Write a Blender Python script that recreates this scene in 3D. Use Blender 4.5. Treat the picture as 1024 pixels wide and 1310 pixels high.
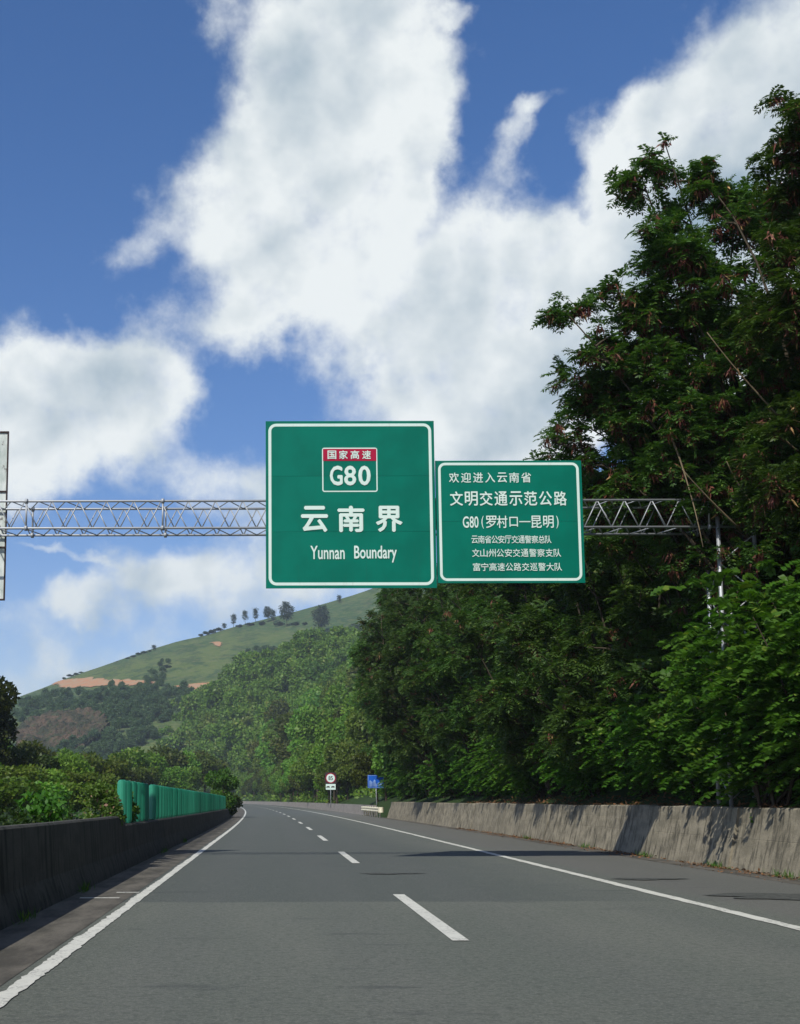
import bpy, math, random
import numpy as np
from mathutils import Vector, Matrix

for _o in list(bpy.data.objects):
    bpy.data.objects.remove(_o)
S = bpy.context.scene
C = S.collection
R = math.radians

# ------------------------------------------------------------------ camera
F, PPX, PPY, CAMH = 1600.0, 346.0, 815.0, 1.37
PITCH, YAW, ROLL = R(7.42), R(0.0), R(0.12)
fw = np.array([math.sin(YAW) * math.cos(PITCH), math.cos(YAW) * math.cos(PITCH), math.sin(PITCH)])
rt = np.array([math.cos(YAW), -math.sin(YAW), 0.0])
up = np.cross(rt, fw)
cr, sr = math.cos(ROLL), math.sin(ROLL)
rt, up = rt * cr - up * sr, up * cr + rt * sr
EYE = np.array([0.0, 0.0, CAMH])
cam_d = bpy.data.cameras.new('camera')
cam = bpy.data.objects.new('camera', cam_d)
C.objects.link(cam)
cam.matrix_world = Matrix(((rt[0], up[0], -fw[0], 0), (rt[1], up[1], -fw[1], 0), (rt[2], up[2], -fw[2], CAMH), (0, 0, 0, 1)))
cam_d.sensor_fit = 'HORIZONTAL'
cam_d.sensor_width = 36
cam_d.lens = 36 * F / 1024
cam_d.shift_x = (512 - PPX) / 1024
cam_d.shift_y = (PPY - 655) / 1024
cam_d.clip_start = 0.1
cam_d.clip_end = 6000
S.camera = cam


def ray(px, py):
    d = fw * F + rt * (px - PPX) + up * (PPY - py)
    return d / np.linalg.norm(d)


def at(px, py, y):
    """the point of the sight line through a photo pixel that lies y metres down the road"""
    d = ray(px, py)
    return EYE + d * (y / d[1])


# ------------------------------------------------------------------ sun, sky, exposure
SUNV = Vector((-0.55, -0.90, 1.05)).normalized()
sun_d = bpy.data.lights.new('sun', 'SUN')
sun_d.energy = 4.8
sun_d.angle = R(0.55)
sun_d.color = (1.0, 0.955, 0.88)
sun = bpy.data.objects.new('sun', sun_d)
sun.rotation_euler = SUNV.to_track_quat('Z', 'Y').to_euler()
sun.location = (-20, -50, 60)
C.objects.link(sun)
S.view_settings.view_transform = 'Standard'
S.view_settings.look = 'None'
S.view_settings.gamma = 1
S.view_settings.use_curve_mapping = False
S.view_settings.exposure = 0.0

W = bpy.data.worlds.new('World')
S.world = W
W.use_nodes = True


class NT:
    """small helper for node trees"""
    def __init__(s, tree):
        s.t = tree
        s.n = tree.nodes
        s.l = tree.links

    def node(s, typ, props=None, **ins):
        nd = s.n.new(typ)
        for k, v in (props or {}).items():
            setattr(nd, k, v)
        for k, v in ins.items():
            key = int(k[1:]) if k[0] == 'i' and k[1:].isdigit() else k.replace('_', ' ')
            s.set(nd.inputs[key], v)
        return nd

    def set(s, sock, v):
        if isinstance(v, bpy.types.NodeSocket):
            s.l.new(v, sock)
        elif isinstance(v, bpy.types.Node):
            s.l.new(v.outputs[0], sock)
        else:
            sock.default_value = v

    def math(s, op, a, b=0.0, c=0.0, clamp=False):
        nd = s.n.new('ShaderNodeMath')
        nd.operation = op
        nd.use_clamp = clamp
        s.set(nd.inputs[0], a)
        s.set(nd.inputs[1], b)
        s.set(nd.inputs[2], c)
        return nd.outputs[0]

    def vmath(s, op, a, b=(0, 0, 0)):
        nd = s.n.new('ShaderNodeVectorMath')
        nd.operation = op
        s.set(nd.inputs[0], a)
        if op == 'SCALE':
            s.set(nd.inputs['Scale'], b)
        else:
            s.set(nd.inputs[1], b)
        return nd.outputs['Value'] if op in ('LENGTH', 'DOT_PRODUCT') else nd.outputs[0]

    def noise(s, vec, scale, detail=4, rough=0.5, dist=0.0, color=False):
        nd = s.n.new('ShaderNodeTexNoise')
        s.l.new(vec, nd.inputs['Vector'])
        nd.inputs['Scale'].default_value = scale
        nd.inputs['Detail'].default_value = detail
        nd.inputs['Roughness'].default_value = rough
        nd.inputs['Distortion'].default_value = dist
        return nd.outputs['Color' if color else 0]

    def remap(s, v, a, b, c=0.0, d=1.0, smooth=True):
        nd = s.n.new('ShaderNodeMapRange')
        nd.interpolation_type = 'SMOOTHSTEP' if smooth else 'LINEAR'
        s.set(nd.inputs[0], v)
        for i, q in enumerate((a, b, c, d)):
            s.set(nd.inputs[i + 1], q)
        return nd.outputs[0]

    def mix(s, f, a, b, mode='MIX'):
        nd = s.n.new('ShaderNodeMix')
        nd.data_type = 'RGBA'
        nd.blend_type = mode
        s.set(nd.inputs[0], f)
        for k, v in ((6, a), (7, b)):
            if isinstance(v, tuple) and len(v) == 3:
                v = (*v, 1)
            s.set(nd.inputs[k], v)
        return nd.outputs[2]


def angles(px, py):
    d = ray(px, py)
    return math.degrees(math.atan2(d[0], d[1])), math.degrees(math.asin(d[2]))


def build_sky():
    t = NT(W.node_tree)
    t.n.clear()
    out = t.node('ShaderNodeOutputWorld')
    bg = t.node('ShaderNodeBackground')
    t.l.new(bg.outputs[0], out.inputs[0])
    sky = t.node('ShaderNodeTexSky', {'sky_type': 'NISHITA'})
    sky.sun_disc = False
    sky.sun_elevation = math.asin(SUNV.z)
    sky.sun_rotation = math.atan2(SUNV.x, SUNV.y)
    sky.air_density = 1.0
    sky.dust_density = 0.6
    sky.ozone_density = 2.2
    g = t.node('ShaderNodeTexCoord').outputs['Generated']
    sep = t.node('ShaderNodeSeparateXYZ', i0=g)
    x, y, z = sep.outputs
    A = t.math('DEGREES', t.math('ARCTAN2', x, y))
    E_ = t.math('DEGREES', t.math('ARCSINE', t.math('MAXIMUM', t.math('MINIMUM', z, 1.0), -1.0)))
    # puffs drift and curl: the position is disturbed before the cloud masses are looked up
    w1 = t.vmath('SCALE', t.vmath('SUBTRACT', t.noise(g, 9, 3, 0.5, color=True), (.5, .5, .5)), 4.2)
    w2 = t.vmath('SCALE', t.vmath('SUBTRACT', t.noise(g, 38, 5, 0.62, color=True), (.5, .5, .5)), 1.5)
    P0 = t.node('ShaderNodeCombineXYZ', i0=A, i1=E_).outputs[0]
    flat = t.vmath('MULTIPLY', t.vmath('ADD', w1, w2), (1, 1, 0))
    P = t.vmath('ADD', P0, flat)
    blobs = [
        # the tall mass above the sign
        (440, 20, 150, 95, 0, 1), (435, 120, 125, 105, 0, 1), (400, 215, 150, 100, 10, 1), (480, 250, 90, 75, 0, .8),
        (290, 290, 120, 60, 0, .72), (175, 305, 50, 34, 20, .36), (340, 370, 110, 60, 0, .8), (290, 420, 60, 40, 0, .5),
        (515, 120, 70, 110, 0, .7), (200, 395, 45, 35, 0, .45), (275, 20, 30, 35, 0, .5), (590, 5, 35, 14, 0, .55),
        # the broad mass behind the sign
        (470, 395, 150, 70, 0, .8), (600, 370, 125, 85, 0, 1), (700, 345, 85, 70, 0, 1), (560, 470, 140, 75, 0, 1),
        (670, 490, 130, 95, 0, 1), (760, 430, 90, 110, 0, 1), (640, 570, 160, 60, 0, .9), (600, 290, 50, 45, 0, .5),
        (640, 230, 48, 85, -25, .46), (705, 128, 40, 14, 15, .42), (668, 165, 22, 45, -35, .45), (765, 215, 18, 45, 0, .42),
        # the mass at the right edge
        (1015, 80, 125, 105, 0, 1), (960, 190, 140, 105, 0, 1), (880, 300, 115, 120, 0, 1), (860, 190, 60, 60, 0, .6),
        (900, 430, 150, 120, 0, 1), (1000, 330, 150, 130, 0, 1), (815, 270, 45, 75, 0, .7),
        # left, at mid height
        (30, 500, 105, 75, 0, 1), (120, 510, 110, 75, 0, 1), (195, 485, 62, 60, 0, .9), (110, 590, 150, 55, 0, .8), (0, 610, 90, 60, 0, .7),
        # low, over the hill
        (300, 635, 85, 42, 0, .75), (205, 735, 80, 40, 0, .85), (125, 778, 46, 30, 0, .95), (330, 730, 110, 60, 0, .7),
        (50, 800, 70, 30, 0, .45), (40, 860, 120, 35, 0, .42), (250, 810, 110, 35, 0, .5), (150, 850, 90, 28, 0, .42), (75, 712, 85, 7, -6, .5), (420, 600, 90, 60, 0, .6), (420, 760, 140, 50, 0, .6),
        (100, 910, 220, 40, 0, .42),
    ]
    tot = None
    for (px, py, rx, ry, rot, w) in blobs:
        a, e = angles(px, py)
        k = 360 / (2 * math.pi) / F
        mp = t.node('ShaderNodeMapping', {'vector_type': 'TEXTURE'})
        t.l.new(P, mp.inputs[0])
        mp.inputs[1].default_value = (a, e, 0)
        mp.inputs[2].default_value = (0, 0, R(rot))
        mp.inputs[3].default_value = (rx * k * 1.25, ry * k * 1.25, 1)
        v = t.remap(t.vmath('LENGTH', mp.outputs[0]), 0.15, 1.25, w, 0.0)
        tot = v if tot is None else t.math('ADD', tot, v)
    mass = tot
    tot = t.math('MINIMUM', tot, 1.1)
    # the rest of the sky carries the same broken cumulus
    gs = t.vmath('MULTIPLY', g, (1, 1, 1.9))
    rest = t.remap(t.noise(gs, 3.3, 3, 0.55), .50, .66, 0, 1.0)
    inwin = t.math('MULTIPLY', t.math('MULTIPLY', t.remap(A, -17, -13, 0, 1), t.remap(A, 23, 27, 1, 0)),
                   t.remap(E_, 34, 38, 1, 0))
    rest = t.math('MULTIPLY', rest, t.math('SUBTRACT', 1.0, inwin))
    tot = t.math('ADD', tot, rest)
    nf = t.noise(g, 24, 9, 0.62)
    dens_in = t.math('ADD', tot, t.math('MULTIPLY', t.math('SUBTRACT', nf, 0.5), 1.3))
    dens = t.remap(dens_in, 0.20, 1.12)
    thick = t.remap(dens_in, 0.5, 1.5)
    # relief: compare the billows with the same billows a little further towards the light
    off = Vector((-0.02, -0.004, 0.018))
    g2 = t.vmath('ADD', g, tuple(off))
    b1 = t.noise(g, 8.5, 5, 0.48)
    b2 = t.noise(g2, 8.5, 5, 0.48)
    rel = t.math('MULTIPLY', t.math('SUBTRACT', b1, b2), 3.4)
    b3 = t.noise(g, 5, 3, 0.5)
    core = t.math('MULTIPLY', t.remap(t.math('ADD', mass, t.math('MULTIPLY', t.math('SUBTRACT', nf, .5), 1.2)), .85, 2.5), t.remap(b3, .38, .62, 1.0, 0.35))
    lit = t.math('SUBTRACT', t.math('ADD', 0.92, rel), t.math('MULTIPLY', core, 0.60), clamp=True)
    low = t.remap(E_, 3, 15, 0.38, 0.0)
    lit = t.math('SUBTRACT', lit, low, clamp=True)
    ccol = t.mix(lit, (3.0, 4.0, 4.8), (8.2, 8.6, 8.6))
    haze_f = t.remap(E_, 0, 13, 0.45, 0.0)
    hs = t.node('ShaderNodeHueSaturation', i3=1.0)
    hs.inputs['Saturation'].default_value = 1.3
    t.l.new(sky.outputs[0], hs.inputs['Color'])
    skyc = t.mix(1.0, hs.outputs[0], (1.14, 1.0, 1.14), 'MULTIPLY')
    col = t.mix(t.math('MULTIPLY', dens, 0.97), skyc, ccol)
    t.l.new(col, bg.inputs[0])
    bg.inputs[1].default_value = 0.11
    W.cycles.sampling_method = 'MANUAL'
    W.cycles.sample_map_resolution = 512


build_sky()

# ------------------------------------------------------------------ helpers


def tag(o, label=None, cat=None, group=None, kind=None):
    if label: o['label'] = label
    if cat: o['category'] = cat
    if group: o['group'] = group
    if kind: o['kind'] = kind
    return o


def empty(name, loc, label=None, cat=None, group=None, rz=0.0, parent=None):
    o = bpy.data.objects.new(name, None)
    o.empty_display_size = 0.3
    o.location = Vector(loc)
    o.rotation_euler = (0, 0, rz)
    C.objects.link(o)
    if parent: o.parent = parent
    return tag(o, label, cat, group)


def link_mesh(name, me, parent=None, loc=None):
    o = bpy.data.objects.new(name, me)
    C.objects.link(o)
    if parent: o.parent = parent
    if loc is not None: o.location = Vector(loc)
    return o


def copy_tree(o, parent=None):
    c = o.copy()
    C.objects.link(c)
    if parent: c.parent = parent
    for ch in KIDS.get(o.name, []):
        copy_tree(ch, c)
    return c


KIDS = {}


class MB:
    def __init__(s):
        s.v = []; s.f = []; s.m = []; s.sm = []

    def quad(s, a, b, c, d, m=0):
        i = len(s.v)
        s.v += [tuple(a), tuple(b), tuple(c), tuple(d)]
        s.f.append((i, i + 1, i + 2, i + 3)); s.m.append(m); s.sm.append(False)

    def poly(s, pts, m=0):
        i = len(s.v)
        s.v += [tuple(p) for p in pts]
        s.f.append(tuple(range(i, i + len(pts)))); s.m.append(m); s.sm.append(False)

    def box(s, c, size, m=0, rot=None):
        hx, hy, hz = size[0] / 2, size[1] / 2, size[2] / 2
        i = len(s.v)
        for dx in (-hx, hx):
            for dy in (-hy, hy):
                for dz in (-hz, hz):
                    p = Vector((dx, dy, dz))
                    if rot is not None: p = rot @ p
                    s.v.append((c[0] + p.x, c[1] + p.y, c[2] + p.z))
        for f in ((0, 1, 3, 2), (4, 6, 7, 5), (0, 4, 5, 1), (2, 3, 7, 6), (0, 2, 6, 4), (1, 5, 7, 3)):
            s.f.append(tuple(i + k for k in f)); s.m.append(m); s.sm.append(False)

    def tube(s, pts, radii, n=6, m=0, cap=True):
        pts = [Vector(p) for p in pts]
        if not hasattr(radii, '__len__'): radii = [radii] * len(pts)
        base = len(s.v)
        ref = Vector((0, 0, 1))
        for k, p in enumerate(pts):
            d = (pts[min(k + 1, len(pts) - 1)] - pts[max(k - 1, 0)]).normalized()
            u = d.cross(ref)
            if u.length < 1e-3: u = d.cross(Vector((1, 0, 0)))
            u.normalize()
            w = d.cross(u)
            for j in range(n):
                a = 2 * math.pi * j / n
                q = p + (u * math.cos(a) + w * math.sin(a)) * radii[k]
                s.v.append(tuple(q))
        for k in range(len(pts) - 1):
            for j in range(n):
                a = base + k * n + j; b = base + k * n + (j + 1) % n
                s.f.append((a, b, b + n, a + n)); s.m.append(m); s.sm.append(True)
        if cap:
            s.f.append(tuple(base + j for j in range(n))[::-1]); s.m.append(m); s.sm.append(False)
            e = base + (len(pts) - 1) * n
            s.f.append(tuple(e + j for j in range(n))); s.m.append(m); s.sm.append(False)

    def mesh(s, name, mats):
        me = bpy.data.meshes.new(name)
        me.from_pydata(s.v, [], s.f)
        for mt in (mats if isinstance(mats, (list, tuple)) else [mats]):
            me.materials.append(mt)
        me.polygons.foreach_set('material_index', s.m)
        me.polygons.foreach_set('use_smooth', s.sm)
        me.update()
        return me

    def build(s, name, mats, parent=None, loc=None, bevel=0.0):
        o = link_mesh(name, s.mesh(name, mats), parent, loc)
        if bevel:
            b = o.modifiers.new('bevel', 'BEVEL')
            b.width = bevel; b.segments = 2; b.limit_method = 'ANGLE'
        if parent is not None:
            KIDS.setdefault(parent.name, []).append(o)
        return o


def grid_mesh(name, P, mat, smooth=True):
    """P: array (n, m, 3) -> sheet mesh"""
    n, m, _ = P.shape
    me = bpy.data.meshes.new(name)
    idx = np.arange(n * m).reshape(n, m)
    q = np.stack([idx[:-1, :-1], idx[:-1, 1:], idx[1:, 1:], idx[1:, :-1]], -1).reshape(-1, 4)
    fast_fill(me, P.reshape(-1, 3), q)
    for k in (mat if isinstance(mat, (list, tuple)) else [mat]):
        me.materials.append(k)
    if smooth:
        me.polygons.foreach_set('use_smooth', np.ones(len(q), bool))
    return me


def fast_fill(me, V, Q, mi=None):
    nq = len(Q)
    me.vertices.add(len(V))
    me.vertices.foreach_set('co', np.ascontiguousarray(V, dtype=np.float32).ravel())
    me.loops.add(nq * 4)
    me.loops.foreach_set('vertex_index', np.ascontiguousarray(Q, dtype=np.int32).ravel())
    me.polygons.add(nq)
    me.polygons.foreach_set('loop_start', np.arange(0, nq * 4, 4, dtype=np.int32))
    if mi is not None:
        me.polygons.foreach_set('material_index', np.ascontiguousarray(mi, dtype=np.int32))
    me.update(calc_edges=True)
    me.validate()


def rhombs(B, D, Sd, L, Wd):
    """leaf blades: base B, direction D, side Sd, length L, width Wd (arrays) -> verts (N*4,3)"""
    L = L[:, None]; Wd = Wd[:, None]
    m = B + D * L * 0.45
    return np.stack([B, m - Sd * Wd * .5, B + D * L, m + Sd * Wd * .5], 1)


def unit(a):
    return a / (np.linalg.norm(a, axis=-1, keepdims=True) + 1e-9)


def leaf_mesh(name, V, mats, mi=None):
    n = len(V)
    me = bpy.data.meshes.new(name)
    for k in (mats if isinstance(mats, (list, tuple)) else [mats]):
        me.materials.append(k)
    fast_fill(me, V.reshape(-1, 3), np.arange(n * 4).reshape(n, 4), mi)
    return me


# ------------------------------------------------------------------ materials
def new_mat(name, rough=0.8, spec=0.3):
    m = bpy.data.materials.new(name)
    m.use_nodes = True
    t = NT(m.node_tree)
    b = t.n['Principled BSDF']
    b.inputs['Roughness'].default_value = rough
    b.inputs['Specular IOR Level'].default_value = spec
    return m, t, b


def coords(t, kind='Object'):
    return t.node('ShaderNodeTexCoord').outputs[kind]


def worldpos(t):
    return t.node('ShaderNodeNewGeometry').outputs['Position']


def bump(t, b, h, strength=0.3, dist=0.02):
    nd = t.node('ShaderNodeBump')
    nd.inputs['Strength'].default_value = strength
    nd.inputs['Distance'].default_value = dist
    t.set(nd.inputs['Height'], h)
    t.l.new(nd.outputs[0], b.inputs['Normal'])


def leaf_mat(name, c1, c2, c3=None, trans=0.32, rough=0.5, obj_var=0.35, scale=0.6, far=False):
    m, t, b = new_mat(name, rough, 0.25)
    geo = t.node('ShaderNodeNewGeometry')
    isl = geo.outputs['Random Per Island']
    n = t.noise(geo.outputs['Position'], scale, 3, 0.6)
    big = t.noise(geo.outputs['Position'], .022, 4, 0.6)
    f = t.math('ADD', t.math('MULTIPLY', isl, 0.5), t.remap(n, .3, .7, 0, .55), clamp=True)
    col = t.mix(f, c1, c2)
    if c3:
        col = t.mix(t.remap(isl, .93, .97), col, c3)
    if far:
        col = t.mix(t.remap(big, .60, .70, 0, .45), col, (.13, .10, .03))
        col = t.mix(t.remap(big, .46, .36, 0, .5), col, (.022, .06, .016))
    oi = t.node('ShaderNodeObjectInfo').outputs['Random']
    hs = t.node('ShaderNodeHueSaturation')
    t.l.new(t.math('ADD', 0.5 - 0.035 * obj_var, t.math('MULTIPLY', oi, 0.07 * obj_var)), hs.inputs['Hue'])
    t.l.new(t.math('ADD', 1 - obj_var * .7, t.math('MULTIPLY', oi, 1.4 * obj_var)), hs.inputs['Value'])
    t.l.new(col, hs.inputs['Color'])
    col = hs.outputs[0]
    t.l.new(col, b.inputs['Base Color'])
    tr = t.node('ShaderNodeBsdfTranslucent')
    t.l.new(t.mix(1.0, col, (1.3, 1.45, 0.6), 'MULTIPLY'), tr.inputs[0])
    mx = t.node('ShaderNodeMixShader')
    mx.inputs[0].default_value = trans
    t.l.new(b.outputs[0], mx.inputs[1]); t.l.new(tr.outputs[0], mx.inputs[2])
    t.l.new(mx.outputs[0], t.n['Material Output'].inputs[0])
    return m


M = {}


def make_materials():
    # asphalt
    m, t, b = new_mat('asphalt', 0.86, 0.35)
    p = worldpos(t)
    sp = t.node('ShaderNodeSeparateXYZ', i0=p)
    wob = t.math('MULTIPLY', t.math('SUBTRACT', t.noise(p, 1.3, 3), .5), 0.35)
    ylim = t.math('ADD', sp.outputs[1], wob)
    overlay = t.remap(ylim, 17.15, 17.3)                       # seam of a newer, darker surfacing
    fadex = t.remap(t.math('ADD', sp.outputs[0], t.math('MULTIPLY', wob, 6)), 3.0, 5.6, 1.0, .35)
    overlay = t.math('MULTIPLY', overlay, fadex)
    big = t.noise(t.vmath('MULTIPLY', p, (1, .22, 1)), .55, 4, .6)
    base = t.mix(t.remap(big, .35, .68), (.100, .113, .092), (.128, .137, .112))
    base = t.mix(t.math('MULTIPLY', overlay, .92), base, (.056, .067, .062))
    # polished wheel tracks
    wt = t.math('ABSOLUTE', t.math('SINE', t.math('MULTIPLY', t.math('ADD', sp.outputs[0], 1.85), math.pi / 1.87)))
    base = t.mix(t.math('MULTIPLY', t.remap(wt, .6, 1), .12), base, (.10, .10, .10))
    base = t.mix(t.remap(t.noise(p, 34, 4, .75), .44, .66, 0, .6), base, (.21, .22, .18))
    base = t.mix(t.remap(t.noise(p, 13, 5, .8), .47, .60, 0, .45), base, (.045, .053, .043))
    base = t.mix(t.remap(t.noise(p, 3.1, 6, .75), .52, .66, 0, .25), base, (.15, .155, .13))
    base = t.mix(t.remap(t.noise(p, 48, 3, .7), .52, .72, 0, .6), base, (.05, .052, .05))
    # oil and tar blotches, stretched across the lane
    st = t.noise(t.vmath('MULTIPLY', p, (.45, 1.5, 1)), 1.1, 4, .6)
    base = t.mix(t.remap(st, .61, .70, 0, .5), base, (.05, .056, .054))
    # shoulder outside the line is browner
    sh = t.remap(sp.outputs[0], 5.7, 6.4, 0, .4)
    base = t.mix(sh, base, (.118, .108, .098))
    t.l.new(base, b.inputs['Base Color'])
    bump(t, b, t.noise(p, 45, 5, .8), .8, .02)
    M['asphalt'] = m
    m, t, b = new_mat('shade_stain', .8, .3)  # dark tone of the painted shoulder shadow, shared with a tar mark
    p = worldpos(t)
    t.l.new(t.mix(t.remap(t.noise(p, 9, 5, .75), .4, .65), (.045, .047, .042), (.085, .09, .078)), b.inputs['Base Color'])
    M['shade_stain'] = m
    # road paint, worn
    m, t, b = new_mat('road_paint', 0.65, .35)
    p = worldpos(t)
    wear = t.remap(t.noise(p, 22, 6, .75), .50, .60, 0, .85)
    big = t.remap(t.noise(p, 2.2, 3, .6), .4, .62, 0, 1)
    wear = t.math('MULTIPLY', wear, big)
    col = t.mix(t.noise(p, 4, 3), (.60, .60, .52), (.48, .48, .42))
    col = t.mix(wear, col, (.13, .13, .12))
    t.l.new(col, b.inputs['Base Color'])
    M['paint'] = m
    # gutter strip
    m, t, b = new_mat('gutter_concrete', 0.9, .2)
    p = worldpos(t)
    n = t.noise(t.vmath('MULTIPLY', p, (1.6, .5, 1)), 1.5, 6, .7)
    col = t.mix(t.remap(n, .35, .65), (.055, .052, .043), (.125, .115, .095))
    col = t.mix(t.remap(t.noise(p, 22, 4, .7), .5, .7, 0, .5), col, (.06, .055, .045))
    t.l.new(col, b.inputs['Base Color'])
    bump(t, b, t.noise(p, 40, 4), .5, .01)
    M['gutter'] = m
    # weathered concrete (retaining wall / barrier)
    for nm, c1, c2, c3, in (('wall_concrete', (.29, .258, .185), (.165, .148, .105), (.05, .046, .034)),
                            ('barrier_concrete', (.085, .083, .070), (.058, .056, .048), (.022, .023, .019)),
                            ('far_concrete', (.30, .28, .25), (.22, .205, .18), (.12, .11, .1))):
        m, t, b = new_mat(nm, 0.9, .2)
        p = worldpos(t)
        n = t.noise(t.vmath('MULTIPLY', p, (1, 1, 2.2)), 1.3, 6, .65)
        col = t.mix(t.remap(n, .35, .68), c1, c2)
        drip = t.noise(t.vmath('MULTIPLY', p, (4, 4, .35)), 1.6, 5, .7)
        col = t.mix(t.remap(drip, .47, .64, 0, .9), col, c3)
        col = t.mix(t.remap(t.noise(p, 14, 4, .7), .56, .72, 0, .5), col, c3)
        oi = t.node('ShaderNodeObjectInfo').outputs['Random']
        col = t.mix(t.math('MULTIPLY', oi, .3), col, c2)
        t.l.new(col, b.inputs['Base Color'])
        bump(t, b, t.noise(p, 18, 6, .7), .6, .03)
        M[nm] = m
    # galvanised steel
    m, t, b = new_mat('galvanised_steel', .5, .5)
    p = worldpos(t)
    b.inputs['Metallic'].default_value = .35
    t.l.new(t.mix(t.noise(p, 3, 4), (.26, .28, .29), (.42, .44, .45)), b.inputs['Base Color'])
    M['steel'] = m
    m, t, b = new_mat('cream_paint', .5, .4)
    t.l.new(t.mix(t.remap(t.noise(worldpos(t), 5, 4), .4, .7), (.72, .68, .50), (.52, .48, .34)), b.inputs['Base Color'])
    M['cream'] = m
    # sign sheeting
    def sheet(nm, c, em=0.0, rough=.42, var=.06):
        m, t, b = new_mat(nm, rough, .12)
        n = t.noise(coords(t), 1.2, 3)
        c2 = tuple(q * (1 - var * 3) for q in c)
        cc = t.mix(t.remap(n, .35, .7), c, c2)
        pw = worldpos(t)
        streak = t.noise(t.vmath('MULTIPLY', pw, (9, 1, .5)), 1.5, 5, .7)
        cc = t.mix(t.remap(streak, .56, .72, 0, .28), cc, tuple(.55 * q + .02 for q in c))
        t.l.new(cc, b.inputs['Base Color'])
        M[nm] = m
    sheet('sign_green', (.0, .150, .100))
    sheet('sign_white', (.60, .74, .66), var=.02)
    sheet('sign_red', (.36, .012, .045))
    sheet('sign_blue', (.012, .10, .48), var=.1)
    sheet('sign_dark', (.045, .03, .028))
    sheet('sign_black', (.02, .02, .02))
    sheet('sign_pale_blue', (.22, .36, .70), var=.15)
    # weathered aluminium sign back
    m, t, b = new_mat('weathered_sign_back', .6, .4)
    p = coords(t)
    col = t.mix(t.remap(t.noise(t.vmath('MULTIPLY', p, (2, 1, .7)), 1.4, 5, .7), .35, .65), (.62, .66, .62), (.36, .42, .38))
    col = t.mix(t.remap(t.noise(p, 3.4, 5, .7), .60, .68, 0, .85), col, (.10, .09, .08))
    t.l.new(col, b.inputs['Base Color'])
    M['sign_back'] = m
    # green plastic slats
    m, t, b = new_mat('green_plastic', .38, .5)
    p = worldpos(t)
    col = t.mix(t.remap(t.noise(p, 2, 3), .3, .7), (.007, .150, .082), (.005, .105, .060))
    oi = t.node('ShaderNodeObjectInfo').outputs['Random']
    col = t.mix(t.math('MULTIPLY', oi, .8), col, (.03, .26, .155))
    t.l.new(col, b.inputs['Base Color'])
    M['slat'] = m
    # soils
    m, t, b = new_mat('hillside_soil', .95, .1)
    p = worldpos(t)
    col = t.mix(t.remap(t.noise(p, .6, 6, .7), .4, .6), (.030, .038, .014), (.055, .040, .024))
    t.l.new(col, b.inputs['Base Color'])
    bump(t, b, t.noise(p, 3, 6), 1, .1)
    M['soil'] = m
    m, t, b = new_mat('forest_floor', .95, .1)
    p = worldpos(t)
    t.l.new(t.mix(t.noise(p, .25, 6, .7), (.016, .034, .010), (.035, .06, .016)), b.inputs['Base Color'])
    M['forest_floor'] = m
    m, t, b = new_mat('flat_ground', .95, .1)
    p = worldpos(t)
    t.l.new(t.mix(t.noise(p, .4, 6, .7), (.03, .055, .015), (.06, .08, .028)), b.inputs['Base Color'])
    M['ground'] = m
    # grassy far hill
    m, t, b = new_mat('hill_grass', .95, .1)
    p = worldpos(t)
    ps = t.vmath('MULTIPLY', p, (1, .35, 2.2))
    n1 = t.noise(ps, .012, 6, .6)
    n2 = t.noise(ps, .07, 6, .7)
    n3 = t.noise(t.vmath('MULTIPLY', p, (1, 1, 6)), .16, 4, .6)
    col = t.mix(t.remap(n1, .4, .62), (.048, .092, .036), (.090, .128, .040))
    col = t.mix(t.remap(n2, .46, .60, 0, .85), col, (.034, .070, .030))
    col = t.mix(t.remap(n3, .48, .60, 0, .5), col, (.14, .15, .065))
    col = t.mix(t.remap(t.noise(ps, .035, 5, .7), .62, .70, 0, .6), col, (.17, .13, .07))
    t.l.new(col, b.inputs['Base Color'])
    bump(t, b, t.math('ADD', n2, t.noise(p, .5, 5, .7)), .8, 1.5)
    M['hill_grass'] = m
    m, t, b = new_mat('red_earth', .95, .1)
    p = worldpos(t)
    col = t.mix(t.remap(t.noise(t.vmath('MULTIPLY', p, (1, 1, 2)), .14, 5, .7), .4, .6), (.36, .175, .09), (.30, .22, .135))
    t.l.new(col, b.inputs['Base Color'])
    M['red_earth'] = m
    m, t, b = new_mat('rock_face', .95, .1)
    p = worldpos(t)
    col = t.mix(t.remap(t.noise(p, .1, 6, .7), .38, .6), (.115, .080, .052), (.040, .046, .026))
    col = t.mix(t.remap(t.noise(p, .28, 5, .7), .52, .64, 0, .8), col, (.055, .075, .03))
    t.l.new(col, b.inputs['Base Color'])
    bump(t, b, t.noise(p, .4, 6, .7), 1, 2)
    M['rock'] = m
    # bark
    m, t, b = new_mat('bark', .9, .15)
    p = coords(t)
    t.l.new(t.mix(t.noise(t.vmath('MULTIPLY', p, (3, 3, .6)), 3, 5, .7), (.075, .060, .040), (.04, .034, .024)), b.inputs['Base Color'])
    M['bark'] = m
    m, t, b = new_mat('seed_pod', .7, .3)
    isl = t.node('ShaderNodeNewGeometry').outputs['Random Per Island']
    col = t.mix(isl, (.085, .022, .018), (.15, .055, .03))
    col = t.mix(t.remap(isl, .86, .9), col, (.34, .22, .09))
    t.l.new(col, b.inputs['Base Color'])
    M['pod'] = m
    m, t, b = new_mat('dry_leaf_litter', .9, .1)
    isl = t.node('ShaderNodeNewGeometry').outputs['Random Per Island']
    t.l.new(t.mix(isl, (.20, .10, .045), (.09, .05, .025)), b.inputs['Base Color'])
    M['litter'] = m
    m, t, b = new_mat('twig_wood', .85, .15)
    t.l.new(t.mix(t.noise(worldpos(t), 3, 3), (.20, .16, .095), (.12, .095, .06)), b.inputs['Base Color'])
    M['twig'] = m
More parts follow.
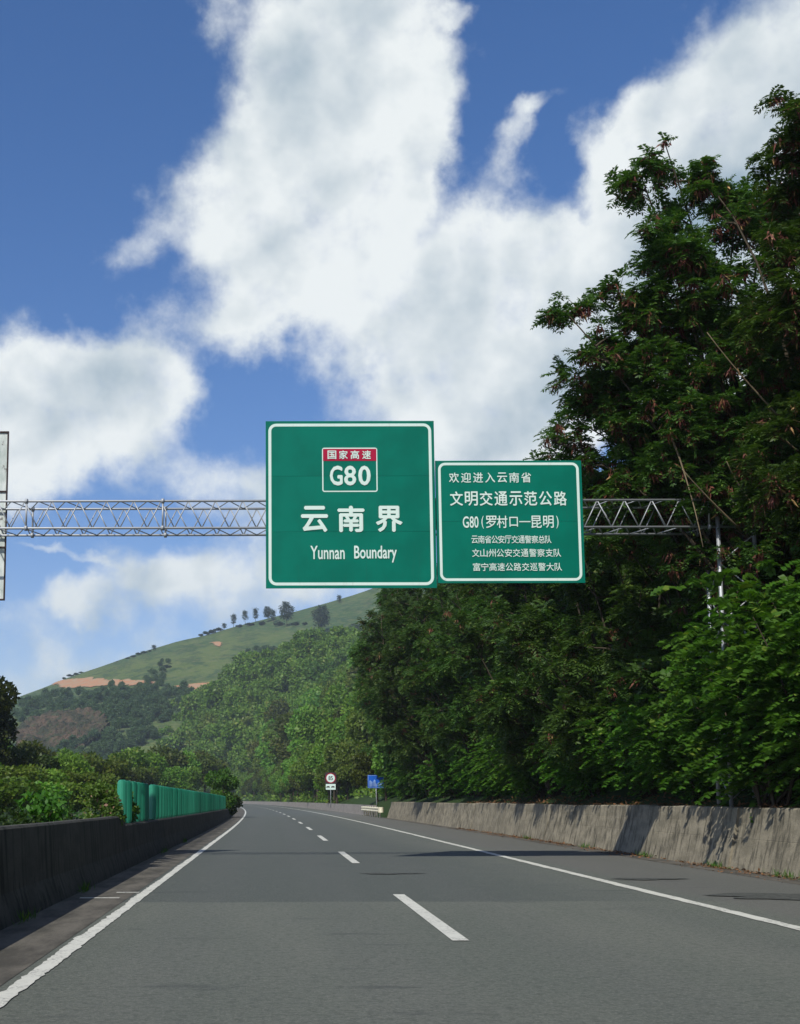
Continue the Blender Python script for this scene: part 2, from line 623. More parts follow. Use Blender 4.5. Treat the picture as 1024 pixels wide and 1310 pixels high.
    M['leucaena'] = leaf_mat('feathery_leaf', (.028, .070, .012), (.066, .130, .022), (.12, .17, .03), trans=.30)
    M['frond'] = leaf_mat('bright_frond_leaf', (.032, .100, .010), (.075, .180, .018), (.14, .22, .03), trans=.36, obj_var=.2)
    M['broad'] = leaf_mat('broad_leaf', (.050, .108, .010), (.125, .188, .020), (.16, .18, .03), obj_var=.95, scale=.25, far=True)
    M['yellowgreen'] = leaf_mat('yellow_green_leaf', (.065, .13, .022), (.12, .19, .032), (.30, .18, .12), obj_var=.2)
    M['bluish'] = leaf_mat('dull_scrub_leaf', (.050, .120, .050), (.100, .195, .070), None, obj_var=.5, scale=.08)
    M['hedge'] = leaf_mat('hedge_leaf', (.018, .048, .010), (.042, .088, .018), (.09, .13, .025), obj_var=.5)
    M['pine'] = leaf_mat('dark_needle', (.020, .040, .022), (.035, .062, .030), None, obj_var=.2)


make_materials()

# ------------------------------------------------------------------ the road line
DS = 5.0
_s = [(-60.0, 0.0)]
STN = np.arange(-60, 800, 2.5)


def _road():
    x, y, h = 1.85, -60.0, 0.0
    out = []
    for s in STN:
        out.append((x, y, h))
        k = 0 if s < 50 else (1 / 4500 if s < 425 else 1 / 330)
        if s > 760: k = 0
        h += k * 2.5
        x -= math.sin(h) * 2.5
        y += math.cos(h) * 2.5
    return np.array(out)


ROAD = _road()


def rp(s, o, z=0.0):
    """point at station s along the road, offset o metres right of the dashed line"""
    s = np.asarray(s, float); o = np.asarray(o, float)
    x = np.interp(s, STN, ROAD[:, 0]); y = np.interp(s, STN, ROAD[:, 1]); h = np.interp(s, STN, ROAD[:, 2])
    return np.stack([x + np.cos(h) * o, y + np.sin(h) * o, np.broadcast_to(np.asarray(z, float), (x + o).shape)], -1)


def ribbon(name, s0, s1, o0, o1, z, mat, step=2.5, cols=2, kind='structure'):
    ss = np.arange(s0, s1 + 1e-6, step)
    if ss[-1] < s1 - 1e-3: ss = np.append(ss, s1)
    oo = np.linspace(o0, o1, cols)
    SS, OO = np.meshgrid(ss, oo, indexing='ij')
    o = link_mesh(name, grid_mesh(name, rp(SS, OO, z), mat, False))
    if kind: o['kind'] = kind
    return o


ribbon('road', -20, 795, -4.72, 7.15, 0.0, M['asphalt'], 5, 3)
ribbon('gutter', -20, 200, -4.71, -3.86, 0.004, M['gutter'], 5)
ribbon('road_shoulder', -20, 95, 6.62, 7.15, 0.004, M['gutter'], 5)
ribbon('opposite_road', -20, 795, -17.5, -6.7, -0.02, M['asphalt'], 5)
ribbon('median_ground', -20, 795, -6.65, -5.0, 0.30, M['soil'], 5)


# ------------------------------------------------------------------ road markings
rng = np.random.default_rng(4)


def line(name, s0, s1, o, w, mat=M['paint'], jag=0.012, step=.25, far=60):
    ss = [s0]
    while ss[-1] < s1 - 1e-6:
        ss.append(min(s1, ss[-1] + (step if ss[-1] < far else 2.5)))
    ss = np.array(ss)
    j = rng.normal(0, jag * .5, (len(ss), 2))
    j[:, 0] += (np.sin(ss * .9) + np.sin(ss * 2.3 + 1)) * jag * .5 - np.abs(rng.normal(0, jag, len(ss))) * (rng.random(len(ss)) < .3)
    j *= (ss < far)[:, None]
    P = np.stack([rp(ss, o - w / 2 + j[:, 0], 0.008), rp(ss, o + w / 2 + j[:, 1], 0.008)], 1)
    ob = link_mesh(name, grid_mesh(name, P, mat, False))
    ob['kind'] = 'structure'
    return ob


line('edge_line', -18, 430, -3.71, .138, jag=.014, step=.10)
line('edge_line', -18, 430, 3.75, .18)
n0 = 12.45
for k in range(-2, 27):
    line('lane_dash', n0 + 15 * k, n0 + 15 * k + (6 if k != 0 else 6.0), 0.0, .165, jag=.004, step=.5, far=1)
# tree shadow on the right shoulder, painted as flat dark patches
def shade_stain(s0, s1, o0, o1, seed):
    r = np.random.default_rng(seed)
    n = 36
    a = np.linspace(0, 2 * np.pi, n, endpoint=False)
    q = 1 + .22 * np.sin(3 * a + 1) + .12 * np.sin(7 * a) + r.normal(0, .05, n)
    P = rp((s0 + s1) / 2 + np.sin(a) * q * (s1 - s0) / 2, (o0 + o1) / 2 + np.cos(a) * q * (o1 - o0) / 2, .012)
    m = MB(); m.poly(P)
    o = m.build('shade_tar_patch', M['shade_stain']); o['kind'] = 'structure'


shade_stain(17.4, 18.5, 4.35, 6.9, 2)
shade_stain(21.6, 22.1, 4.0, 5.2, 3)
shade_stain(23.4, 23.8, -.2, .9, 4)
# stray paint marks across the gutter
line('paint_mark', 18.9, 19.02, -3.98, .34, jag=.01, step=.05)
line('paint_mark', 17.85, 17.98, -4.25, .55, jag=.01, step=.05)


# ------------------------------------------------------------------ concrete barrier on the left (between the carriageways)
def barrier(s0, s1, o_face, h0, h1, label, thick=.34, sec=4.0, side=1, nm='concrete_barrier'):
    root = empty(nm, rp(s0, o_face), label, 'barrier')
    root.rotation_euler = (0, 0, 0)
    base = Vector(rp(s0, o_face))
    k = 0
    s = s0
    while s < s1 - .01:
        e = min(s1, s + sec)
        m = MB()
        ha = h0 + (h1 - h0) * (s - s0) / (s1 - s0); hb = h0 + (h1 - h0) * (e - s0) / (s1 - s0)
        g = .012
        prof = lambda h: [(0.0, 0.0), (-.03, .12), (-.10, .34), (-.15, h - .03), (-.18, h), (-thick + .0, h), (-thick, 0)]
        rows = []
        nseg = 3
        for q in range(nseg + 1):
            sq = s + g + (e - s - 2 * g) * q / nseg
            hq = ha + (hb - ha) * q / nseg + rng.normal(0, .004)
            rows.append([Vector(rp(sq, o_face + side * a, z)) - base for a, z in prof(hq)])
        for q in range(nseg):
            for c in range(len(rows[0]) - 1):
                A_, B_ = rows[q], rows[q + 1]
                if side > 0: m.quad(A_[c], B_[c], B_[c + 1], A_[c + 1])
                else: m.quad(A_[c], A_[c + 1], B_[c + 1], B_[c])
        m.poly(rows[0]); m.poly(rows[-1][::-1])
        m.build('barrier_section', M['barrier_concrete'], root)
        s = e
        k += 1
    return root


barrier(-12, 26.2, -4.72, 1.10, 1.05, 'taller dark stained concrete barrier along the left edge, nearest the viewer', sec=6.4)
barrier(26.3, 105, -4.74, .86, .66, 'lower concrete barrier carrying the green slats, beyond the taller one', sec=6)
barrier(-12, 105, -6.72, .70, .70, 'concrete barrier on the far side of the planted median strip', side=-1, thick=-.3 if False else .3, sec=13)

# ------------------------------------------------------------------ retaining wall on the right
def retaining_wall():
    root = empty('retaining_wall', rp(2, 7.15), 'battered concrete retaining wall with shadow streaks along the right shoulder', 'wall')
    base = Vector(rp(2, 7.15))
    s = -14.0
    k = 0
    while s < 95:
        e = min(95.0, s + 8.0 + rng.uniform(-.6, .6))
        if 95 - e < 3: e = 95.0
        proud = rng.uniform(-.03, .04)
        hh = 1.19 + rng.uniform(-.02, .03)
        ns = 10
        cols = [(0.0, 0.0), (.074, .292), (.077, .30), (.079, .308), (.150, .592), (.157, .60), (.155, .61), (.225, .893), (.228, .90), (.230, .91), (.27, hh - .03), (.30, hh), (.62, hh), (.62, -.1)]
        P = np.zeros((ns + 1, len(cols), 3))
        wob_ = rng.normal(0, .006, ns + 1)
        for i in range(ns + 1):
            t_ = i / ns
            sq = s + .012 + (e - s - .024) * t_
            dz = rng.normal(0, .010)
            for j, (a, z) in enumerate(cols):
                lean = 0.0
                if e >= 95 and j in (1, 2, 3, 4, 5, 6, 7): pass
                P[i, j] = rp(sq - (0.9 * (z / hh) if (e >= 95 and i == ns) else 0), 7.15 + a - proud + (wob_[i] * min(1, z * 2) if 0 < j < 12 else 0), max(0, z) + (dz if 9 < j < 13 else 0))
        m = MB()
        for i in range(ns):
            for j in range(len(cols) - 1):
                m.quad(P[i, j] - base, P[i, j + 1] - base, P[i + 1, j + 1] - base, P[i + 1, j] - base)
        m.poly([P[0, j] - base for j in range(len(cols))][::-1]); m.poly([P[-1, j] - base for j in range(len(cols))])
        m.build('wall_panel', M['wall_concrete'], root)
        s = e
        k += 1
    # coping kerb at the foot, rough
    return root


retaining_wall()


def far_wall():
    root = empty('parapet_wall', rp(104, 6.9), 'low pale concrete parapet following the outside of the far bend', 'wall')
    base = Vector(rp(104, 6.9))
    s = 104.0
    while s < 600:
        e = s + 15
        m = MB()
        rows = []
        for q in range(4):
            sq = s + .02 + (14.96) * q / 3
            rows.append([Vector(rp(sq, 6.9 + a, z)) - base for a, z in ((0, 0), (.08, .9), (.34, .9), (.34, 0))])
        for q in range(3):
            for c in range(3):
                m.quad(rows[q][c], rows[q][c + 1], rows[q + 1][c + 1], rows[q + 1][c])
        m.poly(rows[0][::-1]); m.poly(rows[-1])
        m.build('parapet_section', M['far_concrete'], root)
        s = e


far_wall()


# ------------------------------------------------------------------ land
def vnoise(X, Y, sc, seed):
    r = np.random.default_rng(seed)
    v = np.zeros_like(X, dtype=float)
    for k in range(7):
        a = r.uniform(0, 2 * np.pi); f = sc * r.uniform(.6, 2.4); ph = r.uniform(0, 6.28)
        v += np.sin((X * np.cos(a) + Y * np.sin(a)) * f + ph) / 7 * 1.6
    return v


sil_px = np.array([-400, 60, 100, 150, 200, 250, 290, 330, 350, 385, 410, 440, 470, 520, 600, 2000])
sil_py = np.array([985, 975, 968, 953, 937, 912, 884, 860, 846, 828, 828, 838, 842, 830, 815, 700])


def crest_z(P):
    """height of the wooded crest at plan position P"""
    px = 346 + 1600 * P[..., 0] / np.maximum(P[..., 1], 20)
    py = np.interp(px, sil_px, sil_py)
    z = (1023 - py) / 1600 * P[..., 1] + 1.37 - 6.5
    return np.clip(z, 4, 60)


SO = 62.0


def slope_z(s, o):
    s = np.asarray(s, float); o = np.asarray(o, float)
    near = np.interp(o, [6, 7.7, 10, 14, 30, 62, 140, 400], [1.1, 1.14, 2.0, 4.2, 12, 22, 26, 20])
    Pc = rp(s, np.full_like(s, SO))
    zc = crest_z(Pc)
    tt = np.clip((o - 7.3) / (SO - 7.3), 0, 1)
    far = .55 + (zc - .55) * (tt ** .92) - np.clip(o - SO, 0, 400) * .22
    k = np.clip((s - 92) / 60, 0, 1); k = k * k * (3 - 2 * k)
    z = near * (1 - k) + far * k
    P = rp(s, o)
    fade = np.clip((o - 9) / 12, 0, 1)
    return z + vnoise(P[..., 0], P[..., 1], .12, 3) * .8 * fade


def land():
    g = link_mesh('ground', grid_mesh('ground', np.array([[[-1300, -200, -.6], [1300, -200, -.6]], [[-1300, 1400, -.6], [1300, 1400, -.6]]], float), M['ground'], False))
    g['kind'] = 'structure'
    ss = np.concatenate([np.arange(-20, 130, 2.5), np.arange(130, 795, 7.5)])
    oo = np.array([7.6, 7.63, 7.7, 8.5, 10, 12, 14, 17, 20, 24, 28, 33, 38, 44, 50, 56, 62, 70, 80, 95, 120, 160, 220])
    SS, OO = np.meshgrid(ss, oo, indexing='ij')
    P = rp(SS, OO)
    P[..., 2] = slope_z(SS, OO)
    P[:, 0, 2] = -.5
    P[:, 1, 2] = np.minimum(P[:, 1, 2], 1.13)
    # beyond the end of the main wall the slope starts at the shoulder
    k = ss > 95.5
    P[k, 0] = rp(ss[k], 7.02, -.03); P[k, 1] = rp(ss[k], 7.3, .12)
    h = link_mesh('hillside', grid_mesh('hillside', P, M['forest_floor']))
    h['kind'] = 'structure'


land()

HR_px = np.array([-900, -300, 0, 60, 85, 130, 180, 230, 260, 300, 340, 380, 420, 460, 560, 700, 1100, 2000])
HR_py = np.array([1000, 960, 899, 877, 866, 851, 833, 818, 812, 800, 790, 780, 769, 757, 720, 690, 720, 850])
RY = 900.0


def far_z(X, Y):
    px = 346 + 1600 * X / RY
    ridge = (1023 - np.interp(px, HR_px, HR_py)) / 1600 * RY + 1.37
    tt = np.clip((Y - 520) / (RY - 520), 0, 1.6)
    prof = np.where(tt < 1, .06 + .94 * (tt ** .85), 1 - (tt - 1) * .6)
    near = np.clip(1.0 - np.abs(tt - 1) * 3, 0, 1)
    return ridge * prof * np.clip(tt * 6, 0, 1) + vnoise(X, Y, .03, 8) * 2.4 * (1 - near) * np.clip(tt * 3, 0, 1) - .5


def far_hit(px, py):
    d = ray(px, py)
    for y in np.arange(530, 1100, 1.5):
        P = EYE + d * (y / d[1])
        if far_z(P[0], P[1]) >= P[2]:
            return np.array([P[0], P[1], far_z(P[0], P[1])])
    P = EYE + d * (RY / d[1])
    return np.array([P[0], RY, far_z(P[0], RY)])


def hills():
    xs = np.arange(-620, 900, 8.0); ys = np.arange(515, 1250, 8.0)
    X, Y = np.meshgrid(xs, ys, indexing='ij')
    P = np.stack([X, Y, far_z(X, Y)], -1)
    h = link_mesh('grassy_hill', grid_mesh('grassy_hill', P[:, ::-1], M['hill_grass']))
    h['kind'] = 'structure'


hills()


def drape(name, outline, mat, lift=.5, res=1.1, rough=0.0, label=None):
    """patch of bare ground lying on the far hill, outline in plan"""
    pts = np.array([far_hit(px, py)[:2] for px, py in outline])
    x0, y0 = pts.min(0) - res; x1, y1 = pts.max(0) + res
    xs = np.arange(x0, x1 + res, res); ys = np.arange(y0, y1 + res, res)
    X, Y = np.meshgrid(xs, ys, indexing='ij')
    wx = X + vnoise(X, Y, .3, 5) * 2.0; wy = Y + vnoise(X, Y, .3, 6) * 3.0
    inside = np.zeros(X.shape, bool)
    n = len(pts)
    for i in range(n):
        xa, ya = pts[i]; xb, yb = pts[(i + 1) % n]
        c = ((ya > wy) != (yb > wy)) & (wx < (xb - xa) * (wy - ya) / (yb - ya + 1e-9) + xa)
        inside ^= c
    Z = far_z(X, Y) + lift + rough * np.abs(vnoise(X, Y, .25, 9)) + rough * .45 * rng.random(X.shape)
    m = MB()
    for i in range(X.shape[0] - 1):
        for j in range(X.shape[1] - 1):
            if inside[i, j]:
                m.quad((X[i, j], Y[i, j], Z[i, j]), (X[i + 1, j], Y[i + 1, j], Z[i + 1, j]),
                       (X[i + 1, j + 1], Y[i + 1, j + 1], Z[i + 1, j + 1]), (X[i, j + 1], Y[i, j + 1], Z[i, j + 1]))
    o = m.build(name, mat)
    o['kind'] = 'structure'
    return o


drape('dirt_terrace', [(62, 874), (100, 869), (140, 871), (185, 873), (205, 876), (150, 879), (80, 882)], M['red_earth'])
drape('dirt_terrace', [(222, 880), (250, 876), (292, 877), (285, 884), (262, 892), (250, 887)], M['red_earth'])
drape('dirt_terrace', [(352, 832), (362, 826), (370, 829), (362, 836)], M['red_earth'])
drape('dirt_terrace', [(268, 823), (284, 823), (282, 828), (272, 827)], M['red_earth'])
drape('rock_face', [(8, 938), (35, 928), (60, 918), (90, 914), (125, 918), (138, 930), (130, 945), (100, 962), (60, 968), (20, 968)], M['rock'], rough=3.5)


# ------------------------------------------------------------------ plants
def branch_curve(a, b, r, sag=.12, n=6):
    a = np.array(a, float); b = np.array(b, float)
    L = np.linalg.norm(b - a)
    mid = (a + b) / 2 + np.array([r.normal(0, .08) * L, r.normal(0, .08) * L, sag * L])
    t_ = np.linspace(0, 1, n)[:, None]
    return (1 - t_) ** 2 * a + 2 * t_ * (1 - t_) * mid + t_ ** 2 * b


def fronds(B, D, L, r, pairs=7, wid=.03, plen=.42, droop=.5):
    """feathery compound leaves: N fronds -> rhomb array"""
    N = len(B)
    up_ = np.array([0, 0, 1.0])
    side = unit(np.cross(D, up_) + r.normal(0, .12, (N, 3)))
    nrm = unit(np.cross(side, D))
    out = []
    for k in range(pairs):
        f = (k + .7) / pairs
        pos = B + D * (L * f)[:, None] - up_ * (droop * L * f * f)[:, None]
        tang = unit(D - up_ * droop * 2 * f)
        for sg in (-1, 1):
            d = unit(side * sg * .85 + tang * .45 - up_ * .12 + r.normal(0, .10, (N, 3)))
            s_ = unit(np.cross(d, nrm + r.normal(0, .25, (N, 3))))
            ll = L * plen * (1 - .45 * abs(f - .45)) * r.uniform(.85, 1.15, N)
            out.append(rhombs(pos, d, s_, ll, L * wid * 3.2 * np.ones(N)))
    tip = B + D * L[:, None] * .96 - up_ * (droop * L * .9)[:, None]
    d = unit(D - up_ * droop * 2)
    out.append(rhombs(tip, d, side, L * plen * .7, L * wid * 3))
    return np.concatenate(out)


def leucaena(seed, base, tips, n_sub=7, sparse=(), n_twig=5, pods=.25, fr=(7, 11), rad=.13, spread=1.5, flen=(.20, .34), cover=1.0):
    """returns trunk mesh data, crown blades, pods blades (all relative to base)"""
    r = np.random.default_rng(seed)
    base = np.array(base, float)
    tb = MB()
    clusters = []
    fork = np.array([0, 0, 0.0])
    for ti, tp in enumerate(tips):
        tp = np.array(tp, float) - base
        c = branch_curve(fork + r.normal(0, .12, 3) * [1, 1, 0], tp, r, sag=.20, n=9)
        L = np.linalg.norm(tp)
        rr = rad * (L / 11) ** .9
        tb.tube(c, np.linspace(1, .0, 9) ** 1.3 * rr + .012, 6)
        clusters.append((c[-1], c[-1] - c[-2]))
        thin = ti in sparse
        for q in range(max(4, n_sub // 3) if thin else n_sub):
            f = 1 - (.30 if thin else .72) * r.random() ** 1.5
            i = f * 8
            p0 = c[int(i)] + (c[min(int(i) + 1, 8)] - c[int(i)]) * (i % 1)
            ax = unit(c[min(int(i) + 1, 8)] - c[int(i)])
            dd = unit(r.normal(0, 1, 3) * [1, 1, .55] + ax * .6 + [0, 0, .15])
            ln = r.uniform(.6, 1.25) * spread * (1.15 - .4 * f) * (.72 if thin else 1)
            sb = branch_curve(p0, p0 + dd * ln, r, .1, 5)
            tb.tube(sb, np.linspace(.03, .010, 5), 4, cap=False)
            clusters.append((sb[-1], sb[-1] - sb[-2]))
            for w in range(n_twig):
                f2 = r.uniform(.25, 1)
                j = min(int(f2 * 4), 3)
                p1 = sb[j] + (sb[j + 1] - sb[j]) * ((f2 * 4) % 1)
                d2 = unit(r.normal(0, 1, 3) * [1, 1, .6] + dd * .7)
                l2 = r.uniform(.25, .75) * spread * .6
                e = p1 + d2 * l2
                tb.tube([p1, e], [.010, .004], 3, cap=False)
                clusters.append((e, d2))
                if r.random() < .6 * cover: clusters.append((p1 + d2 * l2 * .5, d2))
    B, D, L = [], [], []
    PB, PD, PL = [], [], []
    for p, d in clusters:
        d = d / (np.linalg.norm(d) + 1e-6)
        n = int(r.integers(*fr))
        dirs = unit(r.normal(0, 1, (n, 3)) * [1, 1, .5] + d * .6 + [0, 0, .18])
        B.append(p + r.normal(0, .05, (n, 3))); D.append(dirs); L.append(r.uniform(flen[0], flen[1], n))
        if r.random() < pods:
            k = int(r.integers(12, 24))
            pd = unit(r.normal(0, .42, (k, 3)) + [0, 0, -1])
            PB.append(p + r.normal(0, .045, (k, 3)) - [0, 0, .02]); PD.append(pd); PL.append(r.uniform(.15, .27, k))
    B = np.concatenate(B); D = np.concatenate(D); L = np.concatenate(L)
    V = fronds(B, D, L, r, pairs=6, wid=.045, plen=.46, droop=.38)
    PV = None
    if PB:
        PB = np.concatenate(PB); PD = np.concatenate(PD); PL = np.concatenate(PL)
        sd = unit(np.cross(PD, r.normal(0, 1, PD.shape)))
        PV = rhombs(PB, PD, sd, PL, PL * .17)
    return tb, V, PV


def put_tree(name, loc, tb, V, PV, label, cat, group, leaf, rz=0, mats=None):
    root = empty(name, loc, label, cat, group, rz)
    tb.build('trunk', M['bark'], root)
    o = link_mesh('crown', leaf_mesh('crown', V, leaf), root)
    KIDS[root.name].append(o)
    if PV is not None:
        o = link_mesh('seed_pods', leaf_mesh('seed_pods', PV, M['pod']), root)
        o['kind'] = 'stuff'
        KIDS[root.name].append(o)
    return root


def gen_tips(r, base, H, rad, n, lean=(0, 0)):
    out = []
    for k in range(n):
        a = 2 * math.pi * (k + r.uniform(-.3, .3)) / n
        q = r.uniform(.35, 1)
        h = H * (1 - .38 * q * q) * r.uniform(.9, 1.03)
        out.append(np.array(base) + [math.cos(a) * rad * q + lean[0] * h / H, math.sin(a) * rad * q + lean[1] * h / H, h])
    for k in range(n // 2):
        a = r.uniform(0, 6.28)
        out.append(np.array(base) + [math.cos(a) * rad * .95, math.sin(a) * rad * .95, H * r.uniform(.34, .6)])
    for k in range(n // 2):
        a = 2 * math.pi * (k + r.uniform(-.3, .3)) / (n // 2)
        out.append(np.array(base) + [math.cos(a) * rad * .62, math.sin(a) * rad * .62, H * r.uniform(.2, .36)])
    return out


TREES = []


def right_trees():
    # the large tree nearest the gantry, its limbs set one by one
    b1 = np.array([11.6, 26.5, 2.4])
    tips = [at(818, 218, 26), at(850, 180, 26), at(838, 275, 25.5), at(905, 232, 26.5), at(950, 240, 27), at(890, 300, 26), at(845, 360, 26),
            at(725, 400, 25.5), at(760, 375, 26), at(805, 395, 26.5), at(770, 455, 26.5), at(758, 520, 27.5), at(850, 430, 27),
            at(930, 330, 27), at(990, 300, 27), at(960, 420, 26), at(880, 500, 26), at(1010, 230, 28), at(830, 555, 27.5), at(930, 545, 26),
            at(1000, 480, 25.5), at(790, 610, 28), at(700, 560, 28), at(725, 530, 28), at(722, 600, 28.5), at(755, 590, 28), at(805, 455, 26.5), at(835, 500, 26), at(790, 540, 27), at(865, 320, 26.5), at(905, 400, 26), at(825, 620, 28.2), at(870, 650, 28.4),
            at(905, 600, 28.2), at(940, 655, 28.6), at(885, 690, 28.6), at(985, 570, 25.6), at(1010, 610, 25), at(860, 565, 26), at(780, 480, 27)]
    tb, V, PV = leucaena(11, b1, tips, sparse=(0, 1, 2, 3, 4, 7, 8, 22, 23), n_sub=10, n_twig=5, pods=.55, rad=.07, spread=1.1)
    put_tree('leucaena_tree', b1, tb, V, PV, 'tallest near tree reaching over the shoulder, brown seed pods on its feathery sky-lit branches', 'tree',
             'feathery trees above the retaining wall', M['leucaena'])
    b2 = np.array([13.2, 23.0, 3.4])
    tips = [at(1022, 150, 22.5), at(1010, 185, 23), at(1015, 250, 23.5), at(1050, 210, 23), at(1010, 330, 23), at(1040, 420, 23), at(985, 400, 24),
            at(1010, 540, 23), at(1080, 200, 24), at(1100, 330, 23), at(1070, 520, 23), at(960, 620, 24), at(1030, 640, 22), at(985, 250, 24.5)]
    tb, V, PV = leucaena(12, b2, tips, sparse=(0, 1, 2, 3, 8), n_sub=10, n_twig=5, pods=.50, rad=.085, spread=1.1)
    put_tree('leucaena_tree', b2, tb, V, PV, 'feathery tree at the right picture edge, top branch with red-brown pods against the cloud', 'tree',
             'feathery trees above the retaining wall', M['leucaena'])
    # four generic forms shared by the rest of the belt
    protos = []
    spec = [(21, 9.5, 3.2, 11), (22, 11.0, 3.5, 12), (23, 12.5, 3.8, 13), (24, 8.0, 3.0, 10)]
    r = np.random.default_rng(77)
    belt = [
        # s, offset, height, lean
        (31, 9.6, 8.6, 3), (36, 8.9, 8.8, 3), (41, 9.4, 9.6, 0), (46.5, 8.7, 10.2, 0), (53, 9.2, 11.2, 1), (60, 8.7, 12.0, 1), (67, 9.0, 13.2, 2),
        (75, 8.8, 14.4, 2), (83, 8.9, 15.8, 2), (91, 9.0, 16.4, 2), (99, 9.6, 17.0, 2), (107, 10.5, 14.5, 1),
        (28.5, 13.0, 11.0, 1), (34, 13.5, 12.2, 2), (40, 14.0, 12.0, 1), (47, 13.6, 12.5, 2), (55, 14.2, 13.0, 2), (64, 14.0, 13.5, 1), (74, 14.2, 14.5, 2),
        (86, 14.2, 15.0, 1), (97, 14.6, 15.5, 2), (17, 11.0, 12.5, 2), (11, 11.5, 12.0, 1), (24, 17.0, 13.0, 2), (33, 18.5, 13.0, 1), (43, 18.5, 13.5, 2),
        (56, 19.0, 13, 1), (70, 19.5, 14, 2), (112, 14.5, 13, 1), (20, 14.5, 12.0, 1), (5, 12, 12, 2), (-3, 11, 12, 1),
    ]
    where = ['directly behind the wall, short and leaning over its top', 'second in the row behind the wall past the gantry column',
             'third in the row behind the wall, under the small green sign', 'behind the wall, below the gap between the signs',
             'in the middle of the row behind the wall', 'in the row behind the wall, just right of the large sign edge',
             'tall, under the right half of the large sign', 'tall, below the centre of the large sign', 'tall, near the far end of the wall',
             'tallest of the row, above the end of the wall', 'leaning out past the wall end beside the blue sign', 'last of the belt, behind the blue sign']
    for (sd, H, rad, n) in spec:
        rr = np.random.default_rng(sd)
        b = (0, 0, 0)
        tb, V, PV = leucaena(sd, b, gen_tips(rr, b, H, rad, n), n_sub=8, n_twig=4, pods=.12, rad=.08, spread=1.35, flen=(.28, .44), fr=(6, 10))
        protos.append([tb, V, PV, H, None])
    for i, (s, o, H, k) in enumerate(belt):
        p = rp(s, o)
        z = float(slope_z(np.array(s), np.array(o))) - .1
        tb, V, PV, H0, root = protos[k]
        if i < 12: lab = 'feathery tree ' + where[i]
        elif 12 <= i < 21: lab = 'feathery tree higher up the bank, %s' % ['seen over the gantry column', 'behind the gantry truss end', 'rising behind the small green sign right edge',
             'rising behind the small green sign centre', 'rising behind the joint of both signs', 'hidden mostly by the large green sign', 'above the middle of the bank, under the large sign',
             'above the far part of the wall', 'above the wall end'][i - 12]
        else: lab = 'feathery tree among the upper rows of the bank that merge into one dark mass'
        if root is None:
            root = put_tree('leucaena_tree', (p[0], p[1], z), tb, V, PV, lab, 'tree', 'feathery trees above the retaining wall', M['leucaena'])
            protos[k][4] = root
        else:
            root = copy_tree(root)
            root['label'] = lab
        sc = H / H0
        root.location = (p[0], p[1], z)
        root.rotation_euler = (0, 0, r.uniform(0, 6.28))
        hs = .5 + .5 * sc
        root.scale = (hs, hs, sc)


right_trees()


def frond_shrub(seed, H, rad, nst=16, flen=(.35, .62), leafw=.07, pairs=8):
    r = np.random.default_rng(seed)
    tb = MB()
    B, D, L = [], [], []
    for k in range(nst):
        a = r.uniform(0, 6.28); q = math.sqrt(r.random())
        tip = np.array([math.cos(a) * rad * q, math.sin(a) * rad * q, H * (1 - .5 * q * q) * r.uniform(.75, 1.05)])
        c = branch_curve([r.normal(0, .15), r.normal(0, .15), 0], tip, r, .12, 7)
        tb.tube(c, np.linspace(.035, .008, 7), 4, cap=False)
        for f in np.linspace(.3, 1, 11):
            i = f * 6
            p = c[int(min(i, 5))] + (c[min(int(min(i, 5)) + 1, 6)] - c[int(min(i, 5))]) * (i - int(min(i, 5)))
            n = 5
            off = r.normal(0, .30, (n, 3))
            d = unit(unit(off) * [1, 1, .4] + [0, 0, .35])
            B.append(p + off * .8); D.append(d); L.append(r.uniform(*flen, n))
    B = np.concatenate(B); D = np.concatenate(D); L = np.concatenate(L)
    V = fronds(B, D, L, r, pairs=pairs, wid=leafw, plen=.30, droop=.55)
    return tb, V


